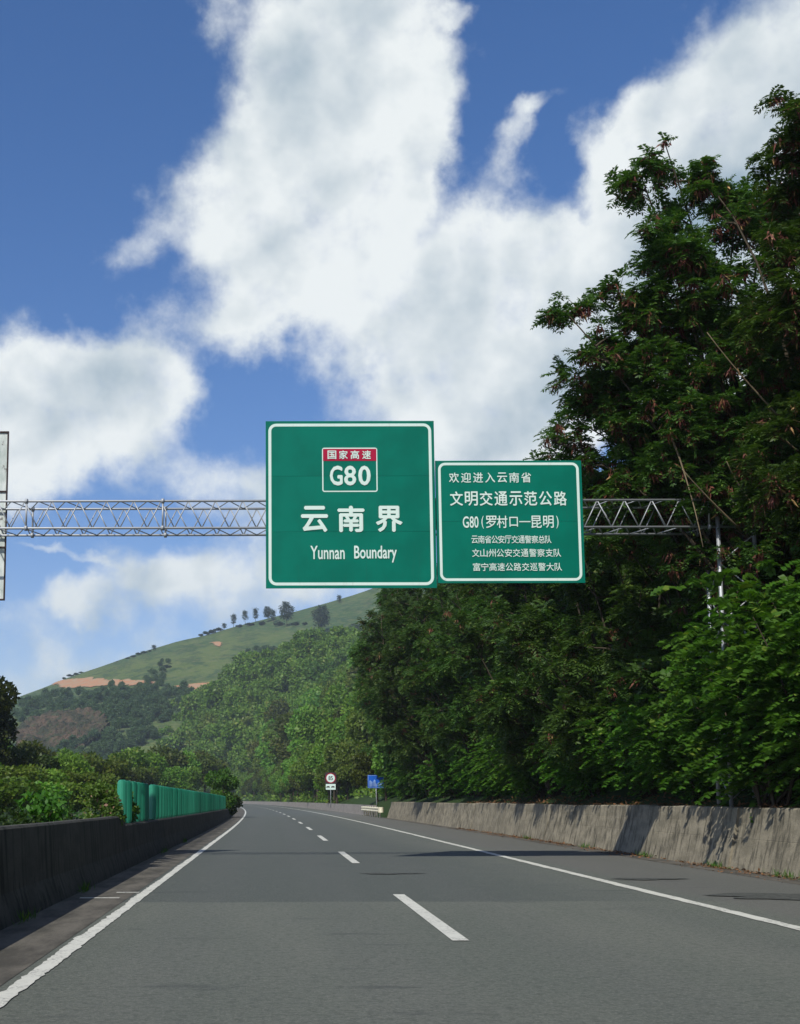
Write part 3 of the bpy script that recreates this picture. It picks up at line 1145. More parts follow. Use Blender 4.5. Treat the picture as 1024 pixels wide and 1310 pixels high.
def right_shrubs():
    protos = []
    for sd, H, rad in ((31, 3.6, 1.9), (32, 4.6, 2.2), (33, 2.6, 1.7)):
        tb, V = frond_shrub(sd, H, rad)
        protos.append([tb, V, H, None])
    r = np.random.default_rng(5)
    lst = [(19.2, 9.2, 4.4, 1), (21.6, 8.7, 4.5, 1), (23.6, 8.7, 4.7, 1), (25.2, 8.3, 3.6, 0), (22.6, 8.1, 4.9, 1), (24.4, 7.95, 4.3, 0), (28.0, 9.3, 5.0, 1), (29.5, 8.3, 2.6, 2), (31.8, 8.9, 3.4, 0), (34.5, 8.6, 2.6, 2), (37, 9.2, 3.6, 0),
           (40.5, 8.6, 2.5, 2), (44, 8.9, 3.2, 0), (48.5, 8.6, 2.7, 2), (53, 8.8, 3.2, 0), (58, 8.6, 2.6, 2), (64, 8.8, 3.3, 0), (70, 8.6, 2.8, 2), (77, 8.7, 3.2, 0), (85, 8.6, 2.8, 2),
           (93, 8.5, 3.2, 0), (23.0, 11.2, 5.4, 1), (26.8, 11.4, 5.6, 1), (31, 11.4, 5.0, 1), (100.5, 9.3, 2.4, 2), (109, 9.2, 2.6, 0), (114, 9.4, 2.6, 2), (15, 9, 4, 0), (10, 9.2, 4, 1)]
    labs = ['nearest the viewer, at the right picture edge', 'second from the right edge, tall and bright', 'below the gantry column, bright arching fronds', 'just left of the gantry column foot', 'hanging over the wall in front of the column', 'narrow one before the column foot',
            'tall one behind the gantry column foot', 'low one spilling over the wall beyond the column']
    ords = 'first second third fourth fifth sixth seventh eighth ninth tenth eleventh twelfth thirteenth fourteenth fifteenth sixteenth'.split()
    for i, (s, o, H, k) in enumerate(lst):
        p = rp(s, o); z = float(slope_z(np.array(s), np.array(o))) - .1
        tb, V, H0, root = protos[k]
        lab = 'bright green arching shrub ' + (labs[i] if i < len(labs) else 'fringing the wall top, %s beyond the gantry column' % ords[min(max(i - len(labs), 0), 15)])
        if i in (21, 22, 23): lab = 'large arching shrub in the second line uphill of the gantry column'
        if 24 <= i <= 26: lab = 'small leafy shrub in the gap beyond the wall end, by the cream guardrail'
        if i >= 27: lab = 'bright green arching shrub above the wall before the picture edge'
        if root is None:
            root = put_tree('bank_shrub', (p[0], p[1], z), tb, V, None, lab, 'shrub', 'shrubs along the wall top', M['frond'])
            protos[k][3] = root
        else:
            root = copy_tree(root); root['label'] = lab
        sc = H / H0
        root.location = (p[0], p[1], z); root.rotation_euler = (0, 0, r.uniform(0, 6.28)); root.scale = (sc, sc, sc)


right_shrubs()


def round_tree(seed, H, rad, nleaf, lsize, lobes=13, trunk_h=.35, flat=1.0):
    r = np.random.default_rng(seed)
    cen = []
    for k in range(lobes):
        a = r.uniform(0, 6.28); q = math.sqrt(r.random()) * .62
        zz = r.uniform(trunk_h + .12, .88)
        sh = math.sqrt(max(0, 1 - ((zz - .6) / .52) ** 2))
        cen.append(((math.cos(a) * rad * q * sh), math.sin(a) * rad * q * sh, zz * H, rad * r.uniform(.26, .48)))
    cen = np.array(cen)
    w = cen[:, 3] ** 2; w /= w.sum()
    idx = r.choice(lobes, nleaf, p=w)
    d = unit(r.normal(0, 1, (nleaf, 3)))
    rr = r.uniform(.55, 1.06, nleaf) ** .5
    P = cen[idx, :3] + d * (cen[idx, 3] * rr)[:, None] * [1, 1, .82 * flat]
    P[:, 2] = np.maximum(P[:, 2], .05 * H)
    ld = unit(d * .5 + r.normal(0, .8, (nleaf, 3)) + [0, 0, -.15])
    sd = unit(np.cross(ld, d + r.normal(0, .5, (nleaf, 3))))
    ls = r.uniform(.6, 1.3, nleaf) * lsize
    V = rhombs(P, ld, sd, ls, ls * .62)
    tb = MB()
    tb.tube([(0, 0, -.4), (r.normal(0, .1), r.normal(0, .1), H * .4), (r.normal(0, .3), r.normal(0, .3), H * .75)], [rad * .07, rad * .045, rad * .012], 6, cap=False)
    for c in cen[:6]:
        tb.tube([(0, 0, H * .32), (c[0] * .5, c[1] * .5, c[2] * .7 + H * .08), tuple(c[:3])], [rad * .03, rad * .02, .01], 4, cap=False)
    return tb, V


def hillside_trees():
    r = np.random.default_rng(9)
    spec = [(41, 8, 3.2, 5200, .42), (42, 7, 3.4, 5200, .40), (43, 9, 3.0, 5200, .42), (44, 6, 3.1, 4600, .36), (45, 7.5, 3.8, 5600, .42)]
    protos = []
    for sp in spec:
        tb, V = round_tree(*sp)
        protos.append([tb, V, None])
    n = 0
    placed = []
    # close rows by the road first, then up the slope
    cand = []
    for s in np.arange(104, 790, 2.6):
        for o in np.arange(9.0, 82, 2.6):
            cand.append((s + r.uniform(-1.3, 1.3), o + r.uniform(-1.3, 1.3)))
    r.shuffle(cand)
    Q = np.zeros((0, 3))
    for s, o in cand:
        P = rp(s, o)
        px = 346 + 1600 * P[0] / P[1]
        if px < 40 or px > 500 or P[1] < 95: continue
        if 112 < s < 156 and o < 12.5: continue
        rad = np.clip(.0135 * P[1], 2.0, 4.6) * r.uniform(.8, 1.3)
        if o < 12: rad = min(rad, 2.2)
        if len(Q) and (np.hypot(Q[:, 0] - P[0], Q[:, 1] - P[1]) < 1.22 * np.minimum(Q[:, 2], rad)).any(): continue
        Q = np.vstack([Q, [P[0], P[1], rad]])
        placed.append((s, o, P, rad))
    placed.sort(key=lambda q: q[2][1])
    use = placed[:290]
    tips = placed[290:]
    hues = ['rounded', 'domed', 'narrow', 'low', 'broad']
    for i, (s, o, P, rad) in enumerate(use):
        k = int(r.integers(0, 5))
        z = float(slope_z(np.array(s), np.array(o))) - .2
        px = 346 + 1600 * P[0] / P[1]
        py = 1023 - 1600 * (z + rad * 1.5 - 1.37) / P[1]
        reg = ('far left over the slats', 'above the bush at the bend', 'over the vanishing road', 'left of the speed sign', 'over the speed sign', 'over the blue sign',
               'beside the feathery belt')[int(np.searchsorted([262, 303, 350, 405, 440, 480], px))]
        row = 'at the foot of the wooded slope' if py > 990 else 'low on the wooded slope' if py > 950 else 'midway up the wooded slope' if py > 900 else 'high on the wooded slope' if py > 862 else 'on the wooded crest'
        lab = '%s leafy tree %s, %s' % (hues[k], row, reg)
        tb, V, root = protos[k]
        if root is None:
            root = put_tree('hillside_tree', P, tb, V, None, lab, 'tree', 'trees of the wooded slope beyond the bend', M['broad'])
            protos[k][2] = root
        else:
            root = copy_tree(root); root['label'] = lab
        sc = rad * 1.28 / 3.2 * r.uniform(.85, 1.2)
        root.location = (P[0], P[1], z); root.rotation_euler = (0, 0, r.uniform(0, 6.28)); root.scale = (sc * r.uniform(.9, 1.15), sc, sc * r.uniform(.8, 1.15))
    # undergrowth that closes the floor between the crowns
    n = 140000
    s_ = 100 + 690 * r.random(n) ** 1.6; o_ = 7.6 + 78 * r.random(n)
    P = rp(s_, o_); P[:, 2] = slope_z(s_, o_) + .1
    pxs = 346 + 1600 * P[:, 0] / P[:, 1]
    keep = (pxs > 20) & (pxs < 560) & ~((s_ < 156) & (o_ < 9.5)); P = P[keep]; n = len(P)
    P[:, 2] += np.abs(r.normal(0, .5, n)) * np.clip(P[:, 1] / 150, .6, 3) * (.5 + .8 * np.abs(vnoise(P[:, 0], P[:, 1], .5, 4)))
    d = unit(r.normal(0, 1, (n, 3)) + [0, 0, .3]); sd = unit(np.cross(d, r.normal(0, 1, (n, 3))))
    L = np.clip(P[:, 1] * .0032, .4, 1.7) * r.uniform(.6, 1.3, n)
    ob = link_mesh('undergrowth', leaf_mesh('undergrowth', rhombs(P, d, sd, L, L * .6), M['broad']))
    tag(ob, 'dense leafy undergrowth filling the gaps between the hillside trees', 'undergrowth', None, 'stuff')
    # what lies beyond reads as one mass
    if tips:
        vv = []
        for (s, o, P, rad) in tips:
            k = int(r.integers(0, 5)); V = protos[k][1][::3].reshape(-1, 3)
            z = float(slope_z(np.array(s), np.array(o))) - .2
            a = r.uniform(0, 6.28); sc = rad * 1.28 / 3.2 * r.uniform(.85, 1.2)
            c, s_ = math.cos(a) * sc, math.sin(a) * sc
            q = np.stack([V[:, 0] * c - V[:, 1] * s_, V[:, 0] * s_ + V[:, 1] * c, V[:, 2] * sc], -1)
            # fewer, larger blades far away
            q4 = q.reshape(-1, 4, 3); m_ = q4.mean(1, keepdims=True); q4 = m_ + (q4 - m_) * 1.5
            vv.append(q4 + [P[0], P[1], z])
        o_ = link_mesh('distant_wood', leaf_mesh('distant_wood', np.concatenate(vv), M['broad']))
        tag(o_, 'far end of the wooded slope where crowns merge into soft green', 'wood', None, 'stuff')
    print('hillside trees', len(use), 'merged', len(tips))
    return protos


HP = hillside_trees()


def left_trees():
    r = np.random.default_rng(19)
    lst = []
    for px, top, d, k in [(-60, 950, 110, 0), (-10, 950, 120, 4), (10, 962, 95, 3), (35, 958, 130, 1), (55, 968, 105, 0), (75, 962, 150, 2), (92, 972, 120, 4), (115, 970, 160, 1), (135, 975, 135, 3), (150, 965, 190, 0),
                          (175, 965, 220, 1), (205, 962, 250, 4), (235, 965, 260, 2), (262, 968, 280, 1), (20, 985, 75, 3), (60, 990, 82, 3), (100, 992, 90, 3), (-30, 975, 80, 1), (130, 995, 100, 3), (0, 1000, 66, 3), (45, 1005, 70, 3),
                          (85, 1005, 78, 3), (155, 985, 170, 0), (185, 985, 200, 3), (215, 985, 230, 3), (245, 985, 250, 3), (-90, 930, 100, 2), (-130, 930, 90, 2)]:
        lst.append((px, top, d, k))
    for i, (px, top, d, k) in enumerate(lst):
        P = at(px, top, d)
        H = P[2] + .5
        tb, V, src = HP[k]
        root = copy_tree(src)
        root.name = 'valley_tree'
        H0 = (8, 7, 9, 6, 7.5)[k]
        sc = H / H0 / .95
        root.location = (P[0], P[1], -.5); root.rotation_euler = (0, 0, r.uniform(0, 6.28)); root.scale = (max(sc, .75), max(sc, .75), sc)
        where = 'outside the left edge' if px < -20 else 'by the left edge' if px < 25 else 'over the near barrier' if px < 80 else 'over the yellow-green bush' if px < 150 else 'behind the slats, left' if px < 210 else 'behind the slats, right'
        tag(root, '%s tree in the thicket beyond the opposite lanes, %s' % (('squat', 'light', 'tall', 'small', 'wide')[k] + ' ' + ('front-row', 'inner', 'rear')[0 if d < 96 else 1 if d < 170 else 2], where), 'tree', 'trees across the opposite lanes')
    # the dark tree at the left edge
    tb, V = round_tree(61, 11.4, 3.0, 9000, .34, 16, .3)
    P = at(-22, 840, 92)
    put_tree('roadside_tree', (P[0], P[1], -.4), tb, V, None, 'dark tree cut by the left picture edge, taller than the thicket', 'tree', None, M['broad'])


left_trees()


def median_plants():
    r = np.random.default_rng(3)
    # yellow green broad-leaved bush behind the near barrier
    tb, V = round_tree(71, 1.62, .50, 2400, .085, 12, .15)
    P = rp(25.4, -5.22)
    put_tree('median_bush', (P[0], P[1], .28), tb, V, None, 'yellow-green bush with a few pinkish leaves behind the near barrier end', 'bush', 'bushes in the median', M['yellowgreen'])
    tb, V = round_tree(72, 1.6, .5, 1500, .10, 9, .1)
    P = rp(28.6, -5.3)
    put_tree('median_bush', (P[0], P[1], .28), tb, V, None, 'thin green sprigs growing in front of the first slats', 'bush', 'bushes in the median', M['frond'])
    tb, V = round_tree(73, 3.9, 1.5, 6000, .20, 14, .08)
    P = rp(98, -5.3)
    put_tree('median_bush', (P[0], P[1], .0), tb, V, None, 'round bush at the far end of the green slats, hiding the road bend', 'bush', 'bushes in the median', M['frond'])
    P = rp(101, -5.0)
    tb, V = round_tree(74, 2.2, 1.2, 2500, .18, 9, .05)
    put_tree('median_bush', (P[0], P[1], .0), tb, V, None, 'low dark bush spilling over the barrier end at the bend', 'bush', 'bushes in the median', M['broad'])
    tb, V = round_tree(75, 1.15, .55, 900, .10, 8, .05)
    P = rp(20.5, -5.6)
    put_tree('median_bush', (P[0], P[1], .28), tb, V, None, 'low bush barely topping the near barrier', 'bush', 'bushes in the median', M['frond'])



def median_hedge():
    r = np.random.default_rng(33)
    tb, V = round_tree(76, 1.15, .75, 2200, .075, 11, .05)
    src = None
    for i, s in enumerate((11, 13.2, 15.4, 17.3, 19.1, 21.2, 22.8, 32, 36, 41, 47, 54, 62, 71, 81, 90)):
        p = rp(s, -5.85 + r.uniform(-.1, .1))
        lab = 'low green bush in the median, %s' % ('just showing over the near barrier' if s < 25 else 'hidden behind the slats')
        if src is None: src = root = put_tree('hedge_bush', p, tb, V, None, lab, 'bush', 'low bushes along the median', M['hedge'])
        else: root = copy_tree(src); root['label'] = lab
        q = r.uniform(.72, .95)
        root.location = (p[0], p[1], .28); root.scale = (1.1, 1.5, q); root.rotation_euler = (0, 0, r.uniform(-.3, .3))


median_plants()
median_hedge()


def far_vegetation():
    r = np.random.default_rng(23)
    tb0, V0 = round_tree(81, 7, 3.2, 1500, .7, 9)
    tb1, V1 = round_tree(82, 6, 3.6, 1500, .7, 9)
    # scrub forest on the lower flank: one mass
    regions = [([(0, 912), (60, 890), (100, 884), (250, 884), (252, 900), (215, 925), (150, 935), (130, 925), (90, 912), (40, 925), (0, 935)], 330, 1.0),
               ([(-150, 935), (0, 912), (0, 985), (-150, 985)], 50, 1.0),
               ([(0, 955), (60, 966), (140, 940), (210, 925), (200, 950), (120, 985), (0, 990)], 160, 1.0),
               ([(305, 855), (312, 838), (335, 832), (360, 836), (360, 862), (310, 872)], 60, 1.1),
               ([(400, 835), (410, 818), (430, 812), (470, 805), (480, 850), (400, 860)], 55, 1.1),
               ([(190, 862), (205, 845), (215, 845), (220, 880), (180, 882)], 28, .75)]
    vv = []
    for poly, n, sc0 in regions:
        pp = np.array(poly, float)
        x0, y0 = pp.min(0); x1, y1 = pp.max(0)
        c = 0; tries = 0
        while c < n and tries < n * 20:
            tries += 1
            px, py = r.uniform(x0, x1), r.uniform(y0, y1)
            ins = False
            for i in range(len(pp)):
                xa, ya = pp[i]; xb, yb = pp[(i + 1) % len(pp)]
                if (ya > py) != (yb > py) and px < (xb - xa) * (py - ya) / (yb - ya) + xa: ins = not ins
            if not ins: continue
            P = far_hit(px, py)
            V = (V0 if r.random() < .5 else V1)[:: 2]
            a = r.uniform(0, 6.28); s = r.uniform(.55, 1.05) * sc0
            q = V.copy()
            X = V[..., 0] * math.cos(a) - V[..., 1] * math.sin(a); Y = V[..., 0] * math.sin(a) + V[..., 1] * math.cos(a)
            q = np.stack([X * s, Y * s, V[..., 2] * s], -1) + [P[0], P[1], P[2] - .6]
            vv.append(q); c += 1
    o = link_mesh('scrub_forest', leaf_mesh('scrub_forest', np.concatenate(vv), M['bluish']))
    tag(o, 'dull bluish green scrub covering the lower flank of the grassy hill', 'scrub', None, 'stuff')
    # tall thin-stemmed trees along the ridge
    def ridge_tree(seed, H, rad, n):
        rr = np.random.default_rng(seed)
        tb = MB(); tb.tube([(0, 0, -1), (.1, 0, H * .5), (0, 0, H * .93)], [.28, .2, .06], 5, cap=False)
        cl = []
        for k in range(n):
            zz = rr.uniform(.32, 1.0); w = rad * (1 - ((zz - .62) / .5) ** 2) ** .5 if abs(zz - .62) < .5 else .1
            a = rr.uniform(0, 6.28)
            cl.append((math.cos(a) * w * rr.uniform(.3, 1), math.sin(a) * w * rr.uniform(.3, 1), zz * H))
        cl = np.array(cl)
        m_ = 20
        P = np.repeat(cl, m_, 0) + rr.normal(0, .62, (n * m_, 3))
        d = unit(rr.normal(0, 1, P.shape)); s_ = unit(np.cross(d, rr.normal(0, 1, P.shape)))
        return tb, rhombs(P, d, s_, np.full(len(P), .9), np.full(len(P), .5))
    protos = []
    for sd, H, rad, n in ((91, 13, 2.5, 44), (92, 11, 2.1, 34), (93, 14, 4.2, 90)):
        protos.append([*ridge_tree(sd, H, rad, n), None, H])
    spots = [(299, 801, 787, 1, 'leftmost slim tree of the ridge row'), (314, 798, 783, 0, 'second slim tree of the ridge row, with a tall bare stem'), (327, 796, 781, 1, 'third slim tree of the ridge row'),
             (343, 796, 779, 2, 'broad dense tree in the middle of the ridge row'), (350, 797, 783, 1, 'narrow tree touching the broad dense ridge tree'), (367, 802, 775, 2, 'tallest dark tree at the right end of the ridge row'),
             (411, 812, 780, 2, 'pale bluish tree standing alone right of the ridge row'), (287, 803, 796, 1, 'stunted tree just left of the ridge row'),
             (197, 833, 827, 1, 'tiny lone tree on the ridge far left of the row'), (434, 772, 763, 1, 'small tree on the skyline nearest the large green sign')]
    for px, py, top, k, lab in spots:
        P = far_hit(px, py)
        H = max((py - top) / 1600 * P[1] * 1.12, 4)
        tb, V, root, H0 = protos[k]
        if root is None:
            root = put_tree('ridge_tree', P, tb, V, None, lab, 'tree', 'trees on the far ridge', M['pine']); protos[k][2] = root
        else:
            root = copy_tree(root); root['label'] = lab
        sc = H / H0
        root.location = P; root.scale = (max(sc, .7), max(sc, .7), sc); root.rotation_euler = (0, 0, r.uniform(0, 6))
    # low bushes on the skyline
    proto = None
    bs = [(82, 868, 1.0), (90, 866, 1.3), (97, 864, 1.2), (104, 861, .9), (164, 843, .9), (171, 841, 1.1), (178, 838, 1.2), (185, 836, 1.2), (192, 834, .9), (257, 814, .9), (264, 812, 1.2), (271, 811, 1.2),
          (279, 808, 1.2), (306, 803, 1.0), (320, 801, 1.1), (335, 800, 1.2), (357, 801, 1.3), (378, 801, 1.1), (390, 800, .9), (150, 847, .6), (205, 852, 1.2), (214, 855, 1.3)]
    for i, (px, py, s) in enumerate(bs):
        P = far_hit(px, py)
        if proto is None:
            proto = put_tree('hill_bush', P, tb1, V1, None, None, 'bush', 'bushes along the far ridge', M['pine']); root = proto
        else: root = copy_tree(proto)
        z = ('on the left shoulder of the far ridge above the red earth' if px < 110 else 'on the skyline midway up the far ridge' if px < 200 else 'in the pair of bushes below the far ridge' if px < 220
             else 'at the foot of the ridge tree row, left part' if px < 300 else 'at the foot of the ridge tree row, right part')
        root['label'] = 'dark low bush ' + z
        root.location = P - np.array([0, 0, .5]); q = s * (.40 if px < 250 else .58); root.scale = (q * 1.5, q * 1.3, q * .8); root.rotation_euler = (0, 0, r.uniform(0, 6))


far_vegetation()


# ------------------------------------------------------------------ anti-glare slats on the low barrier
def slat_fence():
    root = empty('glare_fence', rp(26, -4.95), 'row of upright green plastic glare slats on top of the low barrier', 'fence')
    base = Vector(rp(26, -4.95))
    proto = MB()
    w, h, n = .215, .93, 6
    # a curved blade with rounded shoulders, facing traffic
    rows = [(0, .8), (.06, .98), (.12, 1), (h - .10, 1), (h - .05, .93), (h - .015, .74), (h, .45)]
    g = []
    for z, k in rows:
        g.append([(w / 2 * k * (2 * j / n - 1), -.075 * (1 - (2 * j / n - 1) ** 2) , z) for j in range(n + 1)])
    for side, off in ((0, 0), (1, .018)):
        for a in range(len(g) - 1):
            for j in range(n):
                q = [g[a][j], g[a][j + 1], g[a + 1][j + 1], g[a + 1][j]]
                q = [(x, y + off, z) for x, y, z in q]
                if side: q = q[::-1]
                proto.quad(*q)
    for a in range(len(g) - 1):                       # close the edges
        for j in (0, n):
            p0, p1 = g[a][j], g[a + 1][j]
            q = [p0, p1, (p1[0], p1[1] + .018, p1[2]), (p0[0], p0[1] + .018, p0[2])]
            proto.quad(*(q if j == 0 else q[::-1]))
    proto.quad(*[(x, y + o, z) for x, y, z, o in ((*g[-1][0], 0), (*g[-1][n], 0), (*g[-1][n], .018), (*g[-1][0], .018))])
    me = proto.mesh('slat', M['slat'])
    me.polygons.foreach_set('use_smooth', [True] * len(me.polygons))
    rail = MB()
    s = 26.9
    k = 0
    while s < 92:
        hb = (.86 + (.66 - .86) * (s - 26.3) / (105 - 26.3)) if s > 26.3 else .93
        o = link_mesh('slat', me, root)
        p = Vector(rp(s, -5.02, hb + .012)) - base
        o.location = p
        ang = R(-8) + rng.normal(0, .08)
        o.rotation_euler = (rng.normal(0, .02), rng.normal(0, .012), ang)
        if k == 5: s += .9
        s += .98 if k < 5 else 1.0
        k += 1
    ss = np.arange(25.4, 94, 2)
    pts = [Vector(rp(q, -5.02, (.86 - .20 * max(0, q - 26.3) / 78.7) + .02)) - base for q in ss]
    pts[0].z += .07
    rail.tube(pts, .018, 5)
    rail.build('rail', M['slat'], root)


slat_fence()


# ------------------------------------------------------------------ gantry
GY = 26.0
GD = .72


def gantry():
    root = empty('sign_gantry', (10.3, GY, 1.2), 'galvanised lattice truss spanning both carriageways, end lost in the trees', 'gantry')
    b = Vector((10.3, GY, 1.2))
    zt = at(200, 641, GY)[2]; zb = at(200, 675.5, GY)[2]
    x0, x1 = -19.0, 10.15
    y0, y1 = GY, GY + GD
    for (y, z) in ((y0, zt), (y1, zt), (y0, zb), (y1, zb)):
        m = MB(); m.tube([Vector((x0, y, z)) - b, Vector((x1, y, z)) - b], .025, 10); m.build('chord', M['steel'], root)
    P = .29
    meshes = {}

    def brace(a, c, rad=.0125, name='brace'):
        a = Vector(a); c = Vector(c)
        L = (c - a).length
        key = (round(L, 3), rad)
        if key not in meshes:
            m = MB(); m.tube([(0, 0, 0), (0, 0, L)], rad, 6); meshes[key] = m.mesh(name, M['steel'])
        o = link_mesh(name, meshes[key], root)
        o.location = a - b
        o.rotation_euler = (c - a).to_track_quat('Z', 'Y').to_euler()
        return o
    xs = np.arange(-5.9, x1, P)
    far = MB()
    for i, x in enumerate(np.arange(x1, x0 + P, -P)):
        xa, xb = x, x - P
        f = i % 2
        segs = [((xa, (y0, y1)[f], zt), (xb, (y1, y0)[f], zt)), ((xa, (y1, y0)[f], zb), (xb, (y0, y1)[f], zb)),
                ((xa, y0, (zb, zt)[f]), (xb, y0, (zt, zb)[f])), ((xa, y1, (zt, zb)[f]), (xb, y1, (zb, zt)[f]))]
        for a, c in segs:
            if xa > -6.3: brace(a, c)
            else: far.tube([Vector(a) - b, Vector(c) - b], .0125, 5, cap=False)
    o = far.build('brace', M['steel'], root); o['kind'] = 'stuff'
    # flanged joints every few metres
    for x in np.arange(-16.9, 10, 2.9):
        x = x + .12
        for y in (y0 - .002, y1 + .002):
            m = MB(); m.tube([Vector((x, y, zb)) - b, Vector((x, y, zt)) - b], .022, 6); m.build('post', M['steel'], root)
        for (y, z) in ((y0, zt), (y1, zt), (y0, zb), (y1, zb)):
            m = MB(); m.tube([Vector((x - .03, y, z)) - b, Vector((x + .03, y, z)) - b], .055, 10); m.build('flange', M['steel'], root)
    # right-hand lattice column, standing on the bank behind the wall
    def column(cx, z0, ztop, w):
        for dx in (0, w):
            for y in (y0, y1):
                m = MB(); m.tube([Vector((cx + dx, y, z0)) - b, Vector((cx + dx, y, ztop)) - b], .045, 8); m.build('column_leg', M['steel'], root)
        z = z0 + .2; k = 0
        while z < ztop - .6:
            for (a, c) in (((cx, y0), (cx + w, y0)), ((cx, y1), (cx + w, y1)), ((cx, y0), (cx, y1)), ((cx + w, y0), (cx + w, y1))):
                if k % 2: a, c = c, a
                m = MB(); m.tube([Vector((*a, z)) - b, Vector((*c, z + .62)) - b], .016, 5, cap=False); m.build('column_brace', M['steel'], root)
            z += .62; k += 1
    column(9.50, 1.15, zt + .12, .76)
    column(-19.5, -.4, zt + .12, .76)
    return zt, zb


ZT, ZB = gantry()


# ------------------------------------------------------------------ lettering and signs
def text_mesh(body, size, stamp=0.0, sx=1.0, bold=0.0):
    c = bpy.data.curves.new('lettering', 'FONT')
    c.body = body
    c.size = size
    c.offset = bold * size
    c.align_x = 'CENTER'
    c.resolution_u = 3
    c.extrude = 0.0
    o = bpy.data.objects.new('lettering', c)
    C.objects.link(o)
    dg = bpy.context.evaluated_depsgraph_get()
    me = bpy.data.meshes.new_from_object(o.evaluated_get(dg))
    bpy.data.objects.remove(o)
    n = len(me.vertices)
    co = np.zeros(n * 3, np.float32); me.vertices.foreach_get('co', co); co = co.reshape(-1, 3)
    lo, hi = co.min(0), co.max(0)
    cx, cy = (lo[0] + hi[0]) / 2, (lo[1] + hi[1]) / 2
    w, h = hi[0] - lo[0], hi[1] - lo[1]
    co[:, 0] = (co[:, 0] - cx) * sx; co[:, 1] -= cy
    # stand the letters up: face towards -Y; weight comes from sheets laid over each other a hair apart
    co = np.stack([co[:, 0], np.zeros(n), co[:, 1]], -1)
    fs = [tuple(q.vertices) for q in me.polygons]
    V, Fs = [], []
    d = stamp * h
    for k, (ox, oz) in enumerate(((0, 0), (d, 0), (-d, 0), (0, d), (0, -d)) if stamp else ((0, 0),)):
        V.append(co + [ox, -.0008 * k, oz])
        Fs += [tuple(i + n * k for i in f) for f in fs]
    bpy.data.meshes.remove(me)
    me = bpy.data.meshes.new('lettering')
    me.from_pydata(np.concatenate(V).tolist(), [], Fs)
    return me, w * sx + 2 * d, h + 2 * d


def rrect(w, h, r, n=6):
    pts = []
    for cx, cz, a0 in ((w / 2 - r, h / 2 - r, 0), (-w / 2 + r, h / 2 - r, 90), (-w / 2 + r, -h / 2 + r, 180), (w / 2 - r, -h / 2 + r, 270)):
        for k in range(n + 1):
            a = R(a0 + 90 * k / n)
            pts.append((cx + r * math.cos(a), cz + r * math.sin(a)))
    return pts


def ring(name, w, h, r, t, y, mat, parent, loc=(0, 0)):
    a = rrect(w, h, r); b_ = rrect(w - 2 * t, h - 2 * t, max(r - t, .002))
    m = MB()
    n = len(a)
    for i in range(n):
        j = (i + 1) % n
        m.quad((a[i][0], y, a[i][1]), (b_[i][0], y, b_[i][1]), (b_[j][0], y, b_[j][1]), (a[j][0], y, a[j][1]))
    o = m.build(name, mat, parent)
    o.location = (loc[0], 0, loc[1])
    return o


def plate(name, w, h, y0, y1, mat, parent, loc=(0, 0), r=None):
    m = MB()
    if r:
        p = rrect(w, h, r)
        m.poly([(x, y0, z) for x, z in p]); m.poly([(x, y1, z) for x, z in p][::-1])
        for i in range(len(p)):
            j = (i + 1) % len(p)
            m.quad((p[i][0], y0, p[i][1]), (p[i][0], y1, p[i][1]), (p[j][0], y1, p[j][1]), (p[j][0], y0, p[j][1]))
    else:
        m.box((0, (y0 + y1) / 2, 0), (w, abs(y1 - y0), h))
    o = m.build(name, mat, parent)
    o.location = (loc[0], 0, loc[1])
    return o


def sign_pos(px, py, y):
    P = at(px, py, y)
    return P


